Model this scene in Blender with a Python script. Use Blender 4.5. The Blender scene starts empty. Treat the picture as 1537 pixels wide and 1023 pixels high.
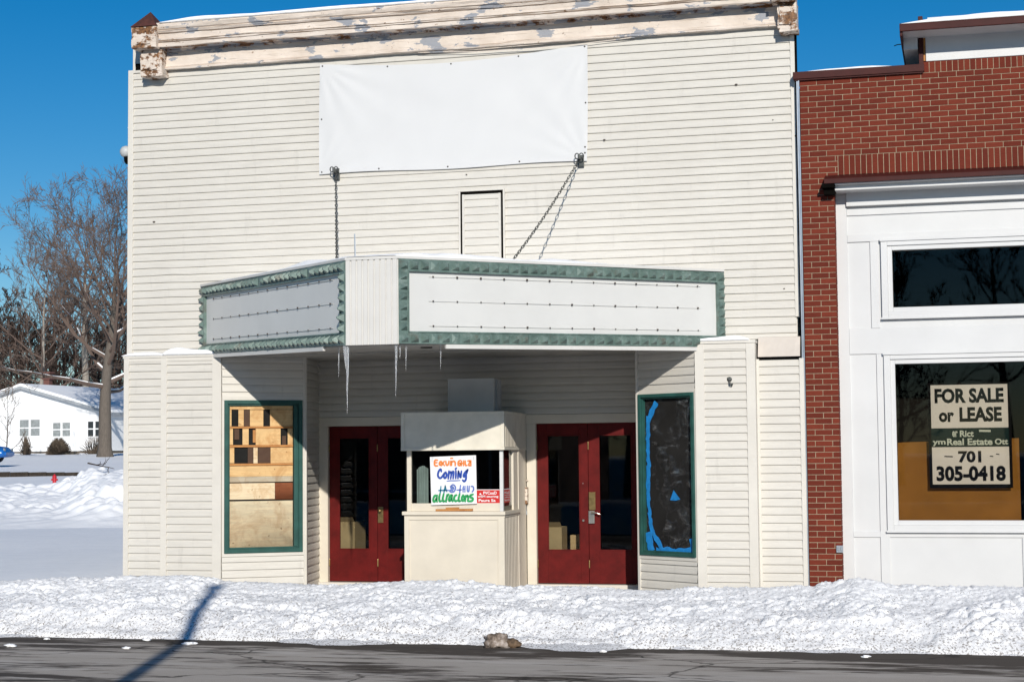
import bpy, math, random
from math import sin, cos, tan, radians as RAD, pi
from mathutils import Vector as V, noise, Matrix
random.seed(7)
sc = bpy.context.scene
COL = sc.collection

# ------------------------------------------------------------------ camera
F = 2600.0                                   # focal length in photo pixels (photo 1537 x 1023)
PIT, YAW, ROL = RAD(3.765), RAD(14.645), RAD(-.537)
DIR = V((-sin(YAW)*cos(PIT), cos(YAW)*cos(PIT), sin(PIT)))
R0 = V((cos(YAW), sin(YAW), 0)); U0 = R0.cross(DIR)
RT = R0*cos(ROL)+U0*sin(ROL); UP = -R0*sin(ROL)+U0*cos(ROL)
CAM = V((5.525, -21.143, 1.65))
FH = V((-sin(YAW), cos(YAW), 0))
cd = bpy.data.cameras.new('camera'); co = bpy.data.objects.new('camera', cd); COL.objects.link(co)
cd.sensor_width = 36; cd.lens = F/1537*36; cd.clip_start = .1; cd.clip_end = 3000
co.matrix_world = Matrix(((RT.x, UP.x, -DIR.x, CAM.x), (RT.y, UP.y, -DIR.y, CAM.y), (RT.z, UP.z, -DIR.z, CAM.z), (0, 0, 0, 1)))
sc.camera = co

def ray(x, y): return DIR+RT*((x-768.5)/F)-UP*((y-511.5)/F)
def at(x, y, Y):                              # where the facade plane Y=const is seen
    v = ray(x, y); return CAM+v*((Y-CAM.y)/v.y)
def atz(x, y, Z):
    v = ray(x, y); return CAM+v*((Z-CAM.z)/v.z)
def atd(x, y, s):                             # at a forward distance s
    v = ray(x, y); return CAM+v*(s/(v.x*FH.x+v.y*FH.y))
def atl(x, y, A, B):                          # on the vertical plane through plan points A, B
    n = V((B[1]-A[1], A[0]-B[0], 0)); v = ray(x, y)
    return CAM+v*((n.dot(V((A[0], A[1], 0)))-n.dot(CAM))/n.dot(v))
def lerp(a, b, t): return a+(b-a)*t

# ------------------------------------------------------------------ mesh builder
ROOT = {}
class MB:
    def __init__(s): s.v = []; s.f = []; s.m = []
    def add(s, vs, fs, m=0):
        b = len(s.v); s.v += [tuple(p) for p in vs]
        for f in fs: s.f.append(tuple(i+b for i in f)); s.m.append(m)
    def box(s, x0, x1, y0, y1, z0, z1, m=0):
        s.obox(V((x0, y0, z0)), V((x1-x0, 0, 0)), V((0, y1-y0, 0)), V((0, 0, z1-z0)), m)
    def obox(s, o, a, b, c, m=0):
        o, a, b, c = V(o), V(a), V(b), V(c)
        if a.cross(b).dot(c) < 0: a, b = b, a
        s.add([o, o+a, o+a+b, o+b, o+c, o+a+c, o+a+b+c, o+b+c],
              [(3, 2, 1, 0), (4, 5, 6, 7), (0, 1, 5, 4), (1, 2, 6, 5), (2, 3, 7, 6), (3, 0, 4, 7)], m)
    def quad(s, a, b, c, d, m=0): s.add([a, b, c, d], [(0, 1, 2, 3)], m)
    def prism(s, pts, z0, z1, m=0):            # pts counter-clockwise seen from above; z may be a list
        n = len(pts)
        za = z0 if isinstance(z0, (list, tuple)) else [z0]*n
        zb = z1 if isinstance(z1, (list, tuple)) else [z1]*n
        vs = [(p[0], p[1], za[i]) for i, p in enumerate(pts)]+[(p[0], p[1], zb[i]) for i, p in enumerate(pts)]
        fs = [tuple(range(n-1, -1, -1)), tuple(range(n, 2*n))]+[(i, (i+1) % n, n+(i+1) % n, n+i) for i in range(n)]
        s.add(vs, fs, m)
    def tube(s, path, r, n=8, m=0, closed=False, cap=True):
        path = [V(p) for p in path]; k = len(path)
        rr = r if isinstance(r, (list, tuple)) else [r]*k
        vs = []; prev = None
        for i, p in enumerate(path):
            if closed: t = path[(i+1) % k]-path[i-1]
            else: t = path[min(i+1, k-1)]-path[max(i-1, 0)]
            t.normalize()
            a = prev if prev is not None else (V((0, 0, 1)) if abs(t.z) < .9 else V((1, 0, 0)))
            x = t.cross(a).normalized() if t.cross(a).length > 1e-5 else t.orthogonal().normalized()
            y = x.cross(t).normalized(); prev = y
            for j in range(n):
                an = 2*pi*j/n; vs.append(p+(x*cos(an)+y*sin(an))*rr[i])
        fs = []
        for i in range(k if closed else k-1):
            for j in range(n):
                q = ((i+1) % k)*n
                fs.append((i*n+j, q+j, q+(j+1) % n, i*n+(j+1) % n))
        if cap and not closed:
            fs.append(tuple(range(n-1, -1, -1))); fs.append(tuple((k-1)*n+j for j in range(n)))
        fs = [tuple(reversed(f)) for f in fs] if False else fs
        s.add(vs, fs, m)
    def lathe(s, c, prof, n=16, m=0, axis='z'):
        c = V(c); vs = []
        for (r, h) in prof:
            for j in range(n):
                a = 2*pi*j/n
                p = V((r*cos(a), r*sin(a), h))
                if axis == 'y': p = V((p.x, p.z, p.y))
                if axis == 'x': p = V((p.z, p.x, p.y))
                vs.append(c+p)
        fs = [(i*n+j, i*n+(j+1) % n, (i+1)*n+(j+1) % n, (i+1)*n+j) for i in range(len(prof)-1) for j in range(n)]
        fs += [tuple(range(n-1, -1, -1)), tuple((len(prof)-1)*n+j for j in range(n))]
        s.add(vs, fs, m)
    def grid(s, nu, nv, fn, m=0):
        vs = [fn(i/nu, j/nv) for j in range(nv+1) for i in range(nu+1)]
        w = nu+1
        s.add(vs, [(j*w+i, j*w+i+1, (j+1)*w+i+1, (j+1)*w+i) for j in range(nv) for i in range(nu)], m)
    def build(s, name, mats, parent=None, loc=None, smooth=False, bevel=0, fix=False):
        if not isinstance(mats, (list, tuple)): mats = [mats]
        me = bpy.data.meshes.new(name); o = bpy.data.objects.new(name, me); COL.objects.link(o)
        if parent is not None: L = ROOT[parent.name]; o.parent = parent
        else: L = V(loc) if loc is not None else V((0, 0, 0)); o.location = L
        ROOT[o.name] = L
        me.from_pydata([(p[0]-L.x, p[1]-L.y, p[2]-L.z) for p in s.v], [], s.f)
        for m in mats: me.materials.append(m)
        me.polygons.foreach_set('material_index', s.m)
        if smooth: me.polygons.foreach_set('use_smooth', [True]*len(s.f))
        if fix:
            import bmesh
            bm = bmesh.new(); bm.from_mesh(me); bmesh.ops.recalc_face_normals(bm, faces=bm.faces); bm.to_mesh(me); bm.free()
        me.update()
        if bevel:
            b = o.modifiers.new('edge', 'BEVEL'); b.width = bevel; b.segments = 2; b.limit_method = 'ANGLE'; b.angle_limit = RAD(40)
        return o

def tag(o, label, cat, group=None, kind=None):
    if kind: o['kind'] = kind
    if label: o['label'] = label
    if cat: o['category'] = cat
    if group: o['group'] = group
    return o
def thing(name, loc, label, cat, group=None):
    o = bpy.data.objects.new(name, None); COL.objects.link(o); o.location = loc; ROOT[o.name] = V(loc)
    o.empty_display_size = .2
    return tag(o, label, cat, group)
def struct(o, label=None): o['kind'] = 'structure'; return tag(o, label, 'ground') if label else o

# ------------------------------------------------------------------ materials
class NT:
    def __init__(s, name):
        s.mat = bpy.data.materials.new(name); s.mat.use_nodes = True
        s.t = s.mat.node_tree; s.n = s.t.nodes; s.l = s.t.links
        s.p = s.n['Principled BSDF']; s.out = s.n['Material Output']
        s.tc = s.n.new('ShaderNodeTexCoord')
    def map(s, scale=(1, 1, 1), rot=(0, 0, 0)):
        m = s.n.new('ShaderNodeMapping'); m.inputs['Scale'].default_value = scale; m.inputs['Rotation'].default_value = rot
        s.l.new(s.tc.outputs['Object'], m.inputs['Vector']); return m.outputs[0]
    def noise(s, scale, detail=4, rough=.55, vec=None, dist=0):
        n = s.n.new('ShaderNodeTexNoise'); n.inputs['Scale'].default_value = scale; n.inputs['Detail'].default_value = detail
        n.inputs['Roughness'].default_value = rough; n.inputs['Distortion'].default_value = dist
        s.l.new(vec if vec is not None else s.tc.outputs['Object'], n.inputs['Vector']); return n.outputs['Fac']
    def ramp(s, fac, stops, interp='LINEAR'):
        r = s.n.new('ShaderNodeValToRGB'); e = r.color_ramp; e.interpolation = interp
        while len(e.elements) < len(stops): e.elements.new(.5)
        for el, (p, c) in zip(e.elements, stops):
            el.position = p; el.color = (c, c, c, 1) if not isinstance(c, (tuple, list)) else (*c, 1)
        s.l.new(fac, r.inputs[0]); return r.outputs[0]
    def mix(s, fac, a, b, mode='MIX'):
        m = s.n.new('ShaderNodeMix'); m.data_type = 'RGBA'; m.blend_type = mode
        for i, x in ((0, fac), (6, a), (7, b)):
            if isinstance(x, (int, float)): m.inputs[i].default_value = x if i == 0 else (x, x, x, 1)
            elif isinstance(x, tuple): m.inputs[i].default_value = (*x, 1)
            else: s.l.new(x, m.inputs[i])
        return m.outputs[2]
    def math(s, op, a, b=0.0, clamp=False):
        m = s.n.new('ShaderNodeMath'); m.operation = op; m.use_clamp = clamp
        for i, x in ((0, a), (1, b)):
            if isinstance(x, (int, float)): m.inputs[i].default_value = x
            else: s.l.new(x, m.inputs[i])
        return m.outputs[0]
    def col(s, c):
        if isinstance(c, tuple): s.p.inputs['Base Color'].default_value = (*c, 1)
        else: s.l.new(c, s.p.inputs['Base Color'])
    def rough(s, r):
        if isinstance(r, (int, float)): s.p.inputs['Roughness'].default_value = r
        else: s.l.new(r, s.p.inputs['Roughness'])
    def bump(s, h, strength=.3, dist=.01):
        b = s.n.new('ShaderNodeBump'); b.inputs['Strength'].default_value = strength; b.inputs['Distance'].default_value = dist
        s.l.new(h, b.inputs['Height']); s.l.new(b.outputs[0], s.p.inputs['Normal'])
    def sep(s):
        x = s.n.new('ShaderNodeSeparateXYZ'); s.l.new(s.tc.outputs['Object'], x.inputs[0]); return x.outputs

def simple(name, c, rough=.6, var=.12, scale=6, metal=0, bump=0, bscale=40, spec=.5):
    t = NT(name); n = t.noise(scale, 5)
    lo = tuple(x*(1-var) for x in c); hi = tuple(min(1, x*(1+var*.6)) for x in c)
    t.col(t.ramp(n, [(.3, lo), (.7, hi)])); t.rough(rough); t.p.inputs['Metallic'].default_value = metal
    t.p.inputs['Specular IOR Level'].default_value = spec
    if bump: t.bump(t.noise(bscale, 4), bump, .01)
    return t.mat

def m_siding():
    t = NT('vinyl_siding'); a = t.noise(.6, 4, .6); b = t.noise(9, 5, .6, t.map((.35, .35, 3)))
    c = t.ramp(a, [(.3, (.588, .558, .503)), (.7, (.635, .606, .55))])
    d = t.ramp(b, [(.35, .93), (.6, 1.0)])
    st = t.ramp(t.noise(3.2, 6, .7, t.map((2.2, 2.2, .35))), [(.58, 1.0), (.8, .82)])
    t.col(t.mix(1, t.mix(1, c, d, 'MULTIPLY'), st, 'MULTIPLY')); t.rough(.48); t.bump(t.noise(30, 3, .5, t.map((.3, .3, 2))), .12, .01)
    return t.mat
def m_peel(name, amount, rusty):
    t = NT(name)
    base = t.ramp(t.noise(3, 4), [(.3, (.60, .51, .43)), (.7, (.74, .65, .57))])
    v = t.map((1, 1, 2.2))
    g = t.ramp(t.noise(2.6, 8, .62, v), [(amount, 0.0), (amount+.012, 1.0)])
    c = t.mix(g, base, (.30, .31, .34))
    st = t.ramp(t.noise(7, 6, .65, t.map((.3, 1, 9))), [(.585, 0.0), (.70, .6)])
    c = t.mix(st, c, (.24, .18, .135))
    ru = t.ramp(t.noise(9 if rusty > .6 else 6, 8, .72, t.map((1, 1, 1.6))), [(rusty, 0.0), (rusty+.05, 1.0)])
    rc = t.ramp(t.noise(25, 4), [(.35, (.07, .030, .012)), (.65, (.27, .125, .045))])
    c = t.mix(ru, c, rc)
    t.col(c); t.rough(.62); t.bump(t.noise(14, 6, .6, v), .45, .015)
    return t.mat
def m_snow(name, dirt=0.0, base_z=None):
    t = NT(name)
    c = t.ramp(t.noise(2.0, 5), [(.3, (.91, .915, .925)), (.7, (.96, .96, .965))])
    if dirt:
        z = t.sep()[2]
        hgt = t.math('MULTIPLY', t.math('SUBTRACT', .42, z), 1.25, True)         # more grit low on the bank
        g1 = t.noise(46, 5, .7); g2 = t.noise(7, 4, .6)
        k = t.math('ADD', t.math('MULTIPLY', g2, .16), t.math('MULTIPLY', hgt, .13))
        s = t.ramp(t.math('ADD', g1, k), [(.690, 0.0), (.765, .8)])
        film = t.ramp(t.math('ADD', t.math('MULTIPLY', hgt, .7), t.math('MULTIPLY', t.noise(5, 6, .7), .5)), [(.45, 0.0), (1.0, .26)])
        c = t.mix(film, c, (.50, .46, .42))
        c = t.mix(s, c, (.13, .10, .075))
        bh = t.math('ADD', t.noise(38, 6, .75), t.math('MULTIPLY', t.noise(110, 3, .7), .5))
        t.bump(bh, .38, .02)
    else:
        t.bump(t.noise(9, 6, .6), .25, .05)
    t.col(c); t.rough(.7); t.p.inputs['Specular IOR Level'].default_value = .25
    return t.mat
def m_asphalt():
    t = NT('wet_asphalt')
    v = t.map((.16, .75, 1)); v2 = t.map((.5, 2.4, 1))
    w = t.math('ADD', t.math('MULTIPLY', t.noise(1.5, 7, .62, v), .65), t.math('MULTIPLY', t.noise(2.2, 6, .65, v2), .35))
    # meltwater keeps a strip along the foot of the bank wet
    melt = t.math('MULTIPLY', t.math('SUBTRACT', t.sep()[1], 2.35), .14, True)
    w = t.math('ADD', w, t.math('MINIMUM', melt, .10))
    wet = t.ramp(w, [(.49, 0.0), (.55, 1.0)])
    fine = t.noise(120, 3, .7)
    dry = t.ramp(fine, [(.25, (.30, .268, .232)), (.75, (.58, .525, .465))])
    salt = t.ramp(t.noise(1.3, 8, .7, t.map((.35, 2.2, 1))), [(.5, 0.0), (.7, .6)])
    dry = t.mix(salt, dry, (.66, .63, .59))
    dk = t.ramp(fine, [(.3, (.062, .052, .044)), (.7, (.115, .098, .083))])
    c = t.mix(wet, dry, dk)
    ck = t.n.new('ShaderNodeTexVoronoi'); ck.feature = 'DISTANCE_TO_EDGE'; ck.inputs['Scale'].default_value = .75
    mx = t.n.new('ShaderNodeMix'); mx.data_type = 'VECTOR'; mx.inputs[0].default_value = .25
    nz = t.n.new('ShaderNodeTexNoise'); nz.inputs['Scale'].default_value = 2.5; nz.inputs['Detail'].default_value = 5
    t.l.new(t.tc.outputs['Object'], nz.inputs['Vector'])
    t.l.new(t.map((.55, 1, 1)), mx.inputs[4]); t.l.new(nz.outputs['Color'], mx.inputs[5]); t.l.new(mx.outputs[1], ck.inputs['Vector'])
    cr = t.ramp(ck.outputs['Distance'], [(.003, .75), (.009, 0.0)])
    c = t.mix(cr, c, (.03, .028, .025))
    t.col(c); t.rough(t.ramp(wet, [(0, .95), (1, .8)])); t.p.inputs['Specular IOR Level'].default_value = .06
    t.bump(fine, .5, .006)
    return t.mat
def m_wood(name, c, stain=.4):
    t = NT(name)
    g = t.noise(7, 6, .65, t.map((.5, .5, 5))); s = t.noise(4.2, 7, .72, None, .8)
    cc = t.ramp(g, [(.3, tuple(x*.82 for x in c)), (.7, tuple(min(1, x*1.06) for x in c))])
    st = t.ramp(s, [(.47, 0.0), (.60, stain), (.72, stain*1.5)])
    cc = t.mix(st, cc, (c[0]*.62, c[1]*.42, c[2]*.24))
    kn = t.ramp(t.noise(16, 3, .5), [(.70, 0.0), (.74, .7)])
    t.col(t.mix(kn, cc, (c[0]*.4, c[1]*.25, c[2]*.15))); t.rough(.7); return t.mat
def m_glass(name, tint, spec_tint=1.0, film=0, ior=1.27):
    t = NT(name); n, l = t.n, t.l; n.remove(t.p)
    tr = n.new('ShaderNodeBsdfTransparent'); tr.inputs[0].default_value = (*tint, 1)
    gl = n.new('ShaderNodeBsdfGlossy'); gl.inputs['Roughness'].default_value = .015; gl.inputs[0].default_value = (spec_tint,)*3+(1,)
    fr = n.new('ShaderNodeFresnel'); fr.inputs[0].default_value = ior
    mx = n.new('ShaderNodeMixShader'); l.new(fr.outputs[0], mx.inputs[0]); l.new(tr.outputs[0], mx.inputs[1]); l.new(gl.outputs[0], mx.inputs[2])
    o = mx
    if film:
        df = n.new('ShaderNodeBsdfDiffuse'); df.inputs[0].default_value = (.6, .6, .6, 1)
        f = t.ramp(t.noise(2.5, 6, .65, t.map((2, 2, .7))), [(.45, 0.0), (.8, film)])
        m2 = n.new('ShaderNodeMixShader'); l.new(f, m2.inputs[0]); l.new(mx.outputs[0], m2.inputs[1]); l.new(df.outputs[0], m2.inputs[2]); o = m2
    l.new(o.outputs[0], t.out.inputs[0]); return t.mat
def m_plastic_film():
    t = NT('clear_plastic_film'); n, l = t.n, t.l; n.remove(t.p)
    tr = n.new('ShaderNodeBsdfTransparent'); tr.inputs[0].default_value = (.93, .93, .94, 1)
    gl = n.new('ShaderNodeBsdfGlossy'); gl.inputs['Roughness'].default_value = .28; gl.inputs[0].default_value = (.8, .8, .82, 1)
    df = n.new('ShaderNodeBsdfDiffuse'); df.inputs[0].default_value = (.55, .55, .56, 1)
    m1 = n.new('ShaderNodeMixShader'); m1.inputs[0].default_value = .35; l.new(gl.outputs[0], m1.inputs[1]); l.new(df.outputs[0], m1.inputs[2])
    f = t.mix(.5, t.ramp(t.noise(3.0, 7, .68, t.map((1.2, 1.2, 3.0), (0, .6, 0)), 1.0), [(.46, .0), (.58, .10), (.70, .6)]), t.ramp(t.noise(4.5, 7, .7, t.map((3, 3, 1), (0, .3, 0)), .6), [(.48, .0), (.62, .08), (.74, .6)]))  # pale noise streaks stand in for highlights on the film's creases
    m2 = n.new('ShaderNodeMixShader'); l.new(f, m2.inputs[0]); l.new(tr.outputs[0], m2.inputs[1]); l.new(m1.outputs[0], m2.inputs[2])
    l.new(m2.outputs[0], t.out.inputs[0]); return t.mat
def m_ice():
    t = NT('clear_ice'); p = t.p; p.inputs['Base Color'].default_value = (.95, .97, 1, 1)
    p.inputs['Transmission Weight'].default_value = .82; p.inputs['IOR'].default_value = 1.31; p.inputs['Roughness'].default_value = .12
    t.bump(t.noise(35, 3), .5, .01); return t.mat
def m_brick():
    t = NT('red_brick')
    at_ = t.n.new('ShaderNodeAttribute'); at_.attribute_name = 'tone'
    c = t.ramp(at_.outputs['Fac'], [(0, (.10, .018, .011)), (.5, (.155, .028, .0155)), (1, (.215, .042, .022))])
    ln = t.ramp(t.noise(10, 5, .7, t.map((1, 1, 14))), [(.3, .72), (.65, 1.05)])
    t.col(t.mix(1, c, ln, 'MULTIPLY')); t.rough(.8); t.p.inputs['Specular IOR Level'].default_value = .15; t.bump(t.noise(60, 4, .6, t.map((1, 1, 3))), .35, .006)
    return t.mat
def m_bark(name, c, twig=None):
    t = NT(name); a = t.noise(6, 5, .6, t.map((3, 3, .6)))
    t.col(t.ramp(a, [(.3, tuple(x*.65 for x in c)), (.7, c)])); t.rough(.9); t.p.inputs['Specular IOR Level'].default_value = .2
    return t.mat

M = {}
M['siding'] = m_siding()
M['trim'] = simple('vinyl_trim', (.645, .612, .553), .45, .06, 3)
M['flash'] = simple('beige_flashing', (.585, .525, .465), .5, .08, 3)
M['cream'] = simple('cream_paint', (.655, .595, .495), .5, .08, 3, bump=.06, bscale=20)
M['cream2'] = simple('aged_cream_paint', (.70, .655, .555), .55, .1, 5)
M['peel'] = m_peel('peeling_paint', .57, .625)
M['peeldark'] = m_peel('peeling_soffit_shade', .44, .50)  # peeling paint, darkened so the shade under the crown reads deeper
M['rust'] = m_peel('rusted_paint', .70, .495)
M['rustcap'] = simple('rusted_iron', (.075, .022, .016), .8, .4, 14)
M['dark'] = simple('dark_gap', (.004, .0035, .003), .95, .2, spec=.05)
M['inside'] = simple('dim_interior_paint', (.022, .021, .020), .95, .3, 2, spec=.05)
M['redoor'] = simple('oxblood_door_paint', (.108, .0062, .0055), .5, .28, 7, bump=.08, spec=.18)
M['greenframe'] = simple('green_window_paint', (.022, .085, .072), .45, .3, 6, spec=.3)
M['patina'] = None
t = NT('patina_copper')
c_ = t.ramp(t.noise(8, 6, .65), [(.3, (.085, .130, .113)), (.55, (.15, .215, .19)), (.75, (.28, .345, .315))])
g_ = t.ramp(t.noise(5, 6, .7), [(.56, 0.0), (.66, .75)])
t.col(t.mix(g_, c_, (.13, .125, .10))); t.rough(.38); t.p.inputs['Metallic'].default_value = .1; t.bump(t.noise(40, 4), .15, .005); M['patina'] = t.mat
M['panel'] = simple('white_sign_panel', (.645, .64, .62), .4, .04, 2)
M['whitecor'] = simple('white_ribbed_metal', (.64, .625, .595), .45, .05, 3)
M['rail'] = simple('clear_letter_rail', (.66, .655, .63), .3, .1)
M['clip'] = simple('rusty_clip', (.06, .04, .03), .7, .3)
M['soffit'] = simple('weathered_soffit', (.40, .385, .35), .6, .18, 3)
M['banner'] = simple('white_vinyl_banner', (.635, .635, .635), .5, .02, 2, bump=.05, bscale=8)
M['grommet'] = simple('dark_grommet', (.05, .045, .04), .4, .2, metal=.6)
M['chain'] = simple('dark_galvanised_steel', (.10, .105, .10), .45, .35, 30, metal=.7)
M['steel'] = simple('galvanised_sheet', (.50, .53, .57), .32, .12, 8, metal=.75)
M['snow'] = m_snow('clean_snow')
M['bank'] = m_snow('gritty_snow', 1)
M['asphalt'] = m_asphalt()
M['concrete'] = simple('concrete', (.32, .31, .29), .85, .15, 5)
M['ice'] = m_ice()
M['brick'] = m_brick()
M['mortar'] = simple('buff_mortar', (.42, .35, .245), .95, .2, 30, spec=.1)
M['maroon'] = simple('maroon_flashing', (.055, .011, .009), .55, .2, 6, spec=.2)
M['white'] = simple('white_gloss_trim', (.63, .63, .628), .4, .05, 1.6)
M['brass'] = simple('aged_brass', (.30, .21, .09), .38, .35, 18, metal=.85)
M['nickel'] = simple('brushed_nickel', (.55, .53, .48), .3, .2, metal=.9)
M['glass'] = m_glass('window_glass', (.80, .82, .83))
M['tint'] = m_glass('tinted_window_glass', (.80, .785, .755), ior=1.27)
M['film'] = m_plastic_film()
M['tape'] = simple('blue_masking_tape', (.008, .21, .56), .6, .22, 16)
M['ply'] = m_wood('plywood', (.70, .455, .205), .45)
M['plypale'] = m_wood('pale_plywood', (.76, .61, .40), .45)
M['plywhite'] = m_wood('bleached_plywood', (.86, .73, .50), .38)
M['plygrey'] = m_wood('weathered_plywood', (.47, .40, .29), .5)
M['pine'] = m_wood('orange_pine', (.50, .22, .06), .4)
M['redwood'] = m_wood('reddish_plywood', (.36, .105, .035), .5)
M['darkwood'] = m_wood('dark_brown_wood', (.075, .033, .014), .4)
M['craft'] = simple('brown_kraft_paper', (.34, .155, .032), .85, .2, 3, spec=.1)
M['cardboard'] = simple('cardboard', (.52, .36, .17), .8, .15, 5)
M['poster'] = simple('white_poster_paper', (.76, .76, .77), .6, .03, 3)
M['orange'] = simple('orange_ink', (.78, .22, .045), .6, .1)
M['bluei'] = simple('blue_ink', (.012, .06, .36), .6, .15)
M['lblue'] = simple('pale_blue_ink', (.10, .17, .50), .6, .2)
M['teal'] = simple('teal_ink', (.01, .20, .33), .6, .2)
M['greeni'] = simple('green_ink', (.012, .31, .085), .6, .2)
M['black'] = simple('black_ink', (.008, .008, .009), .8, .1, spec=.08)
M['redsign'] = simple('red_sign_plastic', (.56, .022, .018), .45, .1)
M['signpaper'] = simple('sign_board_face', (.80, .765, .71), .6, .05, 3)
M['signband'] = simple('dark_green_band', (.012, .030, .031), .8, .2, spec=.08)
M['signtext'] = simple('pale_green_lettering', (.62, .68, .58), .6, .05)
M['curtain'] = simple('pale_green_curtain', (.36, .43, .38), .9, .2, 5)
M['greybox'] = simple('grey_painted_sheet', (.50, .51, .51), .5, .08, 4)
M['bark'] = m_bark('grey_brown_bark', (.155, .13, .108))
M['barkpale'] = m_bark('pale_bark', (.36, .32, .27))
M['twig'] = m_bark('reddish_twigs', (.165, .118, .095))
M['twigd'] = m_bark('brown_twigs', (.062, .043, .034))
M['shrub'] = m_bark('dry_shrub', (.15, .115, .085))
M['housewall'] = simple('white_clapboard', (.80, .80, .80), .6, .03, 3)
M['housebrick'] = simple('chimney_brick', (.15, .062, .048), .8, .2, 20)
M['fascia'] = simple('grey_fascia', (.34, .36, .38), .6, .1)
M['pane'] = simple('curtained_pane', (.27, .29, .29), .25, .3, 6)
M['panedark'] = simple('dark_pane', (.03, .035, .04), .15, .3, 6)
M['found'] = simple('block_foundation', (.16, .13, .10), .9, .3, 8)
M['carblue'] = simple('blue_car_paint', (.010, .12, .42), .25, .1)
M['tyre'] = simple('tyre_rubber', (.02, .02, .02), .8, .2)
M['hydrant'] = simple('red_enamel', (.50, .015, .025), .4, .1)
M['timber'] = simple('dark_timber', (.042, .034, .027), .9, .3, 10, spec=.1)
t = NT('mottled_rock'); c_ = t.ramp(t.noise(11, 7, .65), [(.36, (.06, .042, .028)), (.5, (.26, .205, .165)), (.62, (.46, .40, .36))]); t.col(c_); t.rough(.85); t.bump(t.noise(25, 5), .6, .02); M['rock'] = t.mat
t = NT('brown_rock'); c_ = t.ramp(t.noise(14, 7, .65), [(.36, (.025, .017, .010)), (.62, (.17, .11, .065))]); t.col(c_); t.rough(.85); t.bump(t.noise(25, 5), .6, .02); M['rockb'] = t.mat
M['pole'] = m_wood('pole_wood', (.16, .12, .09), .3)

# ------------------------------------------------------------------ key plan
YP, YS, YB, YK = -.3, .28, 1.2, -.3
def px(x, Y, y=700): return at(x, y, Y).x
XPL = px(187, YP); XPC = px(333, YP)
SA = (XPC, YP); SBp = (px(457, YS), YS); RDp = (px(478, YB), YB)
SE = (px(958, YS), YS); SF = (px(1046, YP), YP)
XP1, XP2 = px(1046, YP), px(1136, YP)
XR3 = px(1211, -.12)
XU0, XU1 = at(195, 300, 0).x, at(1196, 300, 0).x
doorw = px(882, YB)-px(805, YB)
XDR0 = px(805, YB); XDR1 = XDR0+2*doorw; XDL0 = px(493, YB); XDL1 = XDL0+2*doorw
ZD0 = at(493, 871.5, YB).z; ZD1 = at(650, 637.5, YB).z
RGp = (XDR1+.10, YB)
ZT = 6.86

PITCH = .0990
def siding(mb, p0, p1, z0, z1, lip=.018, ref=0.0, warp=0.0025, sag=None, m=0):
    d = V((p1[0]-p0[0], p1[1]-p0[1], 0)); L = d.length; d.normalize(); n = V((d.y, -d.x, 0))
    nu = max(1, int(L/.28)); us = [L*i/nu for i in range(nu+1)]
    k0 = math.floor((z0-ref)/PITCH); rows = []
    z = ref+k0*PITCH
    while z < z1-1e-4:
        a, b = max(z, z0), min(z+PITCH, z1)
        if b-a > .004:
            fa = (a-z)/PITCH; fb = (b-z)/PITCH
            rows.append((a, b, lip*(1-fa*.85)+.002, lip*(1-fb*.85)+.001))
        z += PITCH
    seed = p0[0]*3.1+p0[1]
    def P(u, z, off, k):
        w = noise.noise(V((u*1.1+seed, z*1.3, 3.3)))*warp*1.6+noise.noise(V((u*2.7+seed, k*1.7, 9.1)))*warp
        dz = noise.noise(V((u*.9+seed, k*.9, 5.5)))*warp*.9
        if sag: 
            q = sag(p0[0]+d.x*u, z); dz += q*noise.noise(V((u*4.0, k*2.3, 1.5))); w += q*.6*noise.noise(V((u*4.0, k*1.3, 8.5)))
        return V((p0[0], p0[1], z+dz))+d*u+n*(off+w)
    for k, (a, b, oa, ob) in enumerate(rows):
        kk = round(a/PITCH)
        vs = []
        for u in us:
            h_ = b-a; vs += [P(u, a, -.004, kk), P(u, a+.001, oa, kk), P(u, a+h_*.10, oa+.0015, kk), P(u, a+h_*.66, lerp(oa, ob, .35), kk), P(u, a+h_*.86, lerp(oa, ob, .80), kk), P(u, b, ob-.001, kk+1)]
        fs = []
        for i in range(nu):
            q = 6*i
            for j in range(5): fs.append((q+j, q+6+j, q+7+j, q+1+j))
        mb.add(vs, fs, m)
def vtrim(mb, p0, p1, z0, z1, proud=.03, depth=.04, m=0):   # flat vertical board between plan points
    d = V((p1[0]-p0[0], p1[1]-p0[1], 0)); n = V((d.y, -d.x, 0)).normalized()
    o = V((p0[0], p0[1], z0))-n*depth
    mb.obox(o, d, n*(depth+proud), V((0, 0, z1-z0)), m)
def ip(a, b, t): return (lerp(a[0], b[0], t), lerp(a[1], b[1], t))

# ================================================================== THEATRE
TH = thing('theater_building', (-.85, 0, 0), 'closed small-town cinema clad in cream siding under a peeling cornice', 'theater')
ZL = 2.99                                     # ledge height of the lower storey
mb = MB()
mb.box(XU0+.02, XU1-.02, .03, .28, ZL, 7.25); mb.box(XU0+.02, XU1-.02, .28, 13, ZL, 5.9)   # false front, roof behind
mb.box(XU0+.02, XU0+.2, .03, 13, -.2, ZL-.01); mb.box(XU1-.2, XU1-.02, .03, 13, -.2, ZL-.01); mb.box(XU0+.2, XU1-.2, 12.8, 13, -.2, ZL-.01)
mb.build('building_shell', M['trim'], TH)
mb = MB()
siding(mb, (XU0+.05, 0), (XU1-.03, 0), ZL+.04, ZT, ref=.03, warp=.003,
       sag=lambda x, z: .022*max(0, 1-abs(x+4.75)/.75)*max(0, 1-abs(z-4.05)/.42))
mb.build('upper_siding', M['siding'], TH)
mb = MB(); mb.box(XU0+.06, px(247, 0), -.012, .029, ZL+.005, ZL+.06); mb.build('dark_gap', M['dark'], TH)
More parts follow.
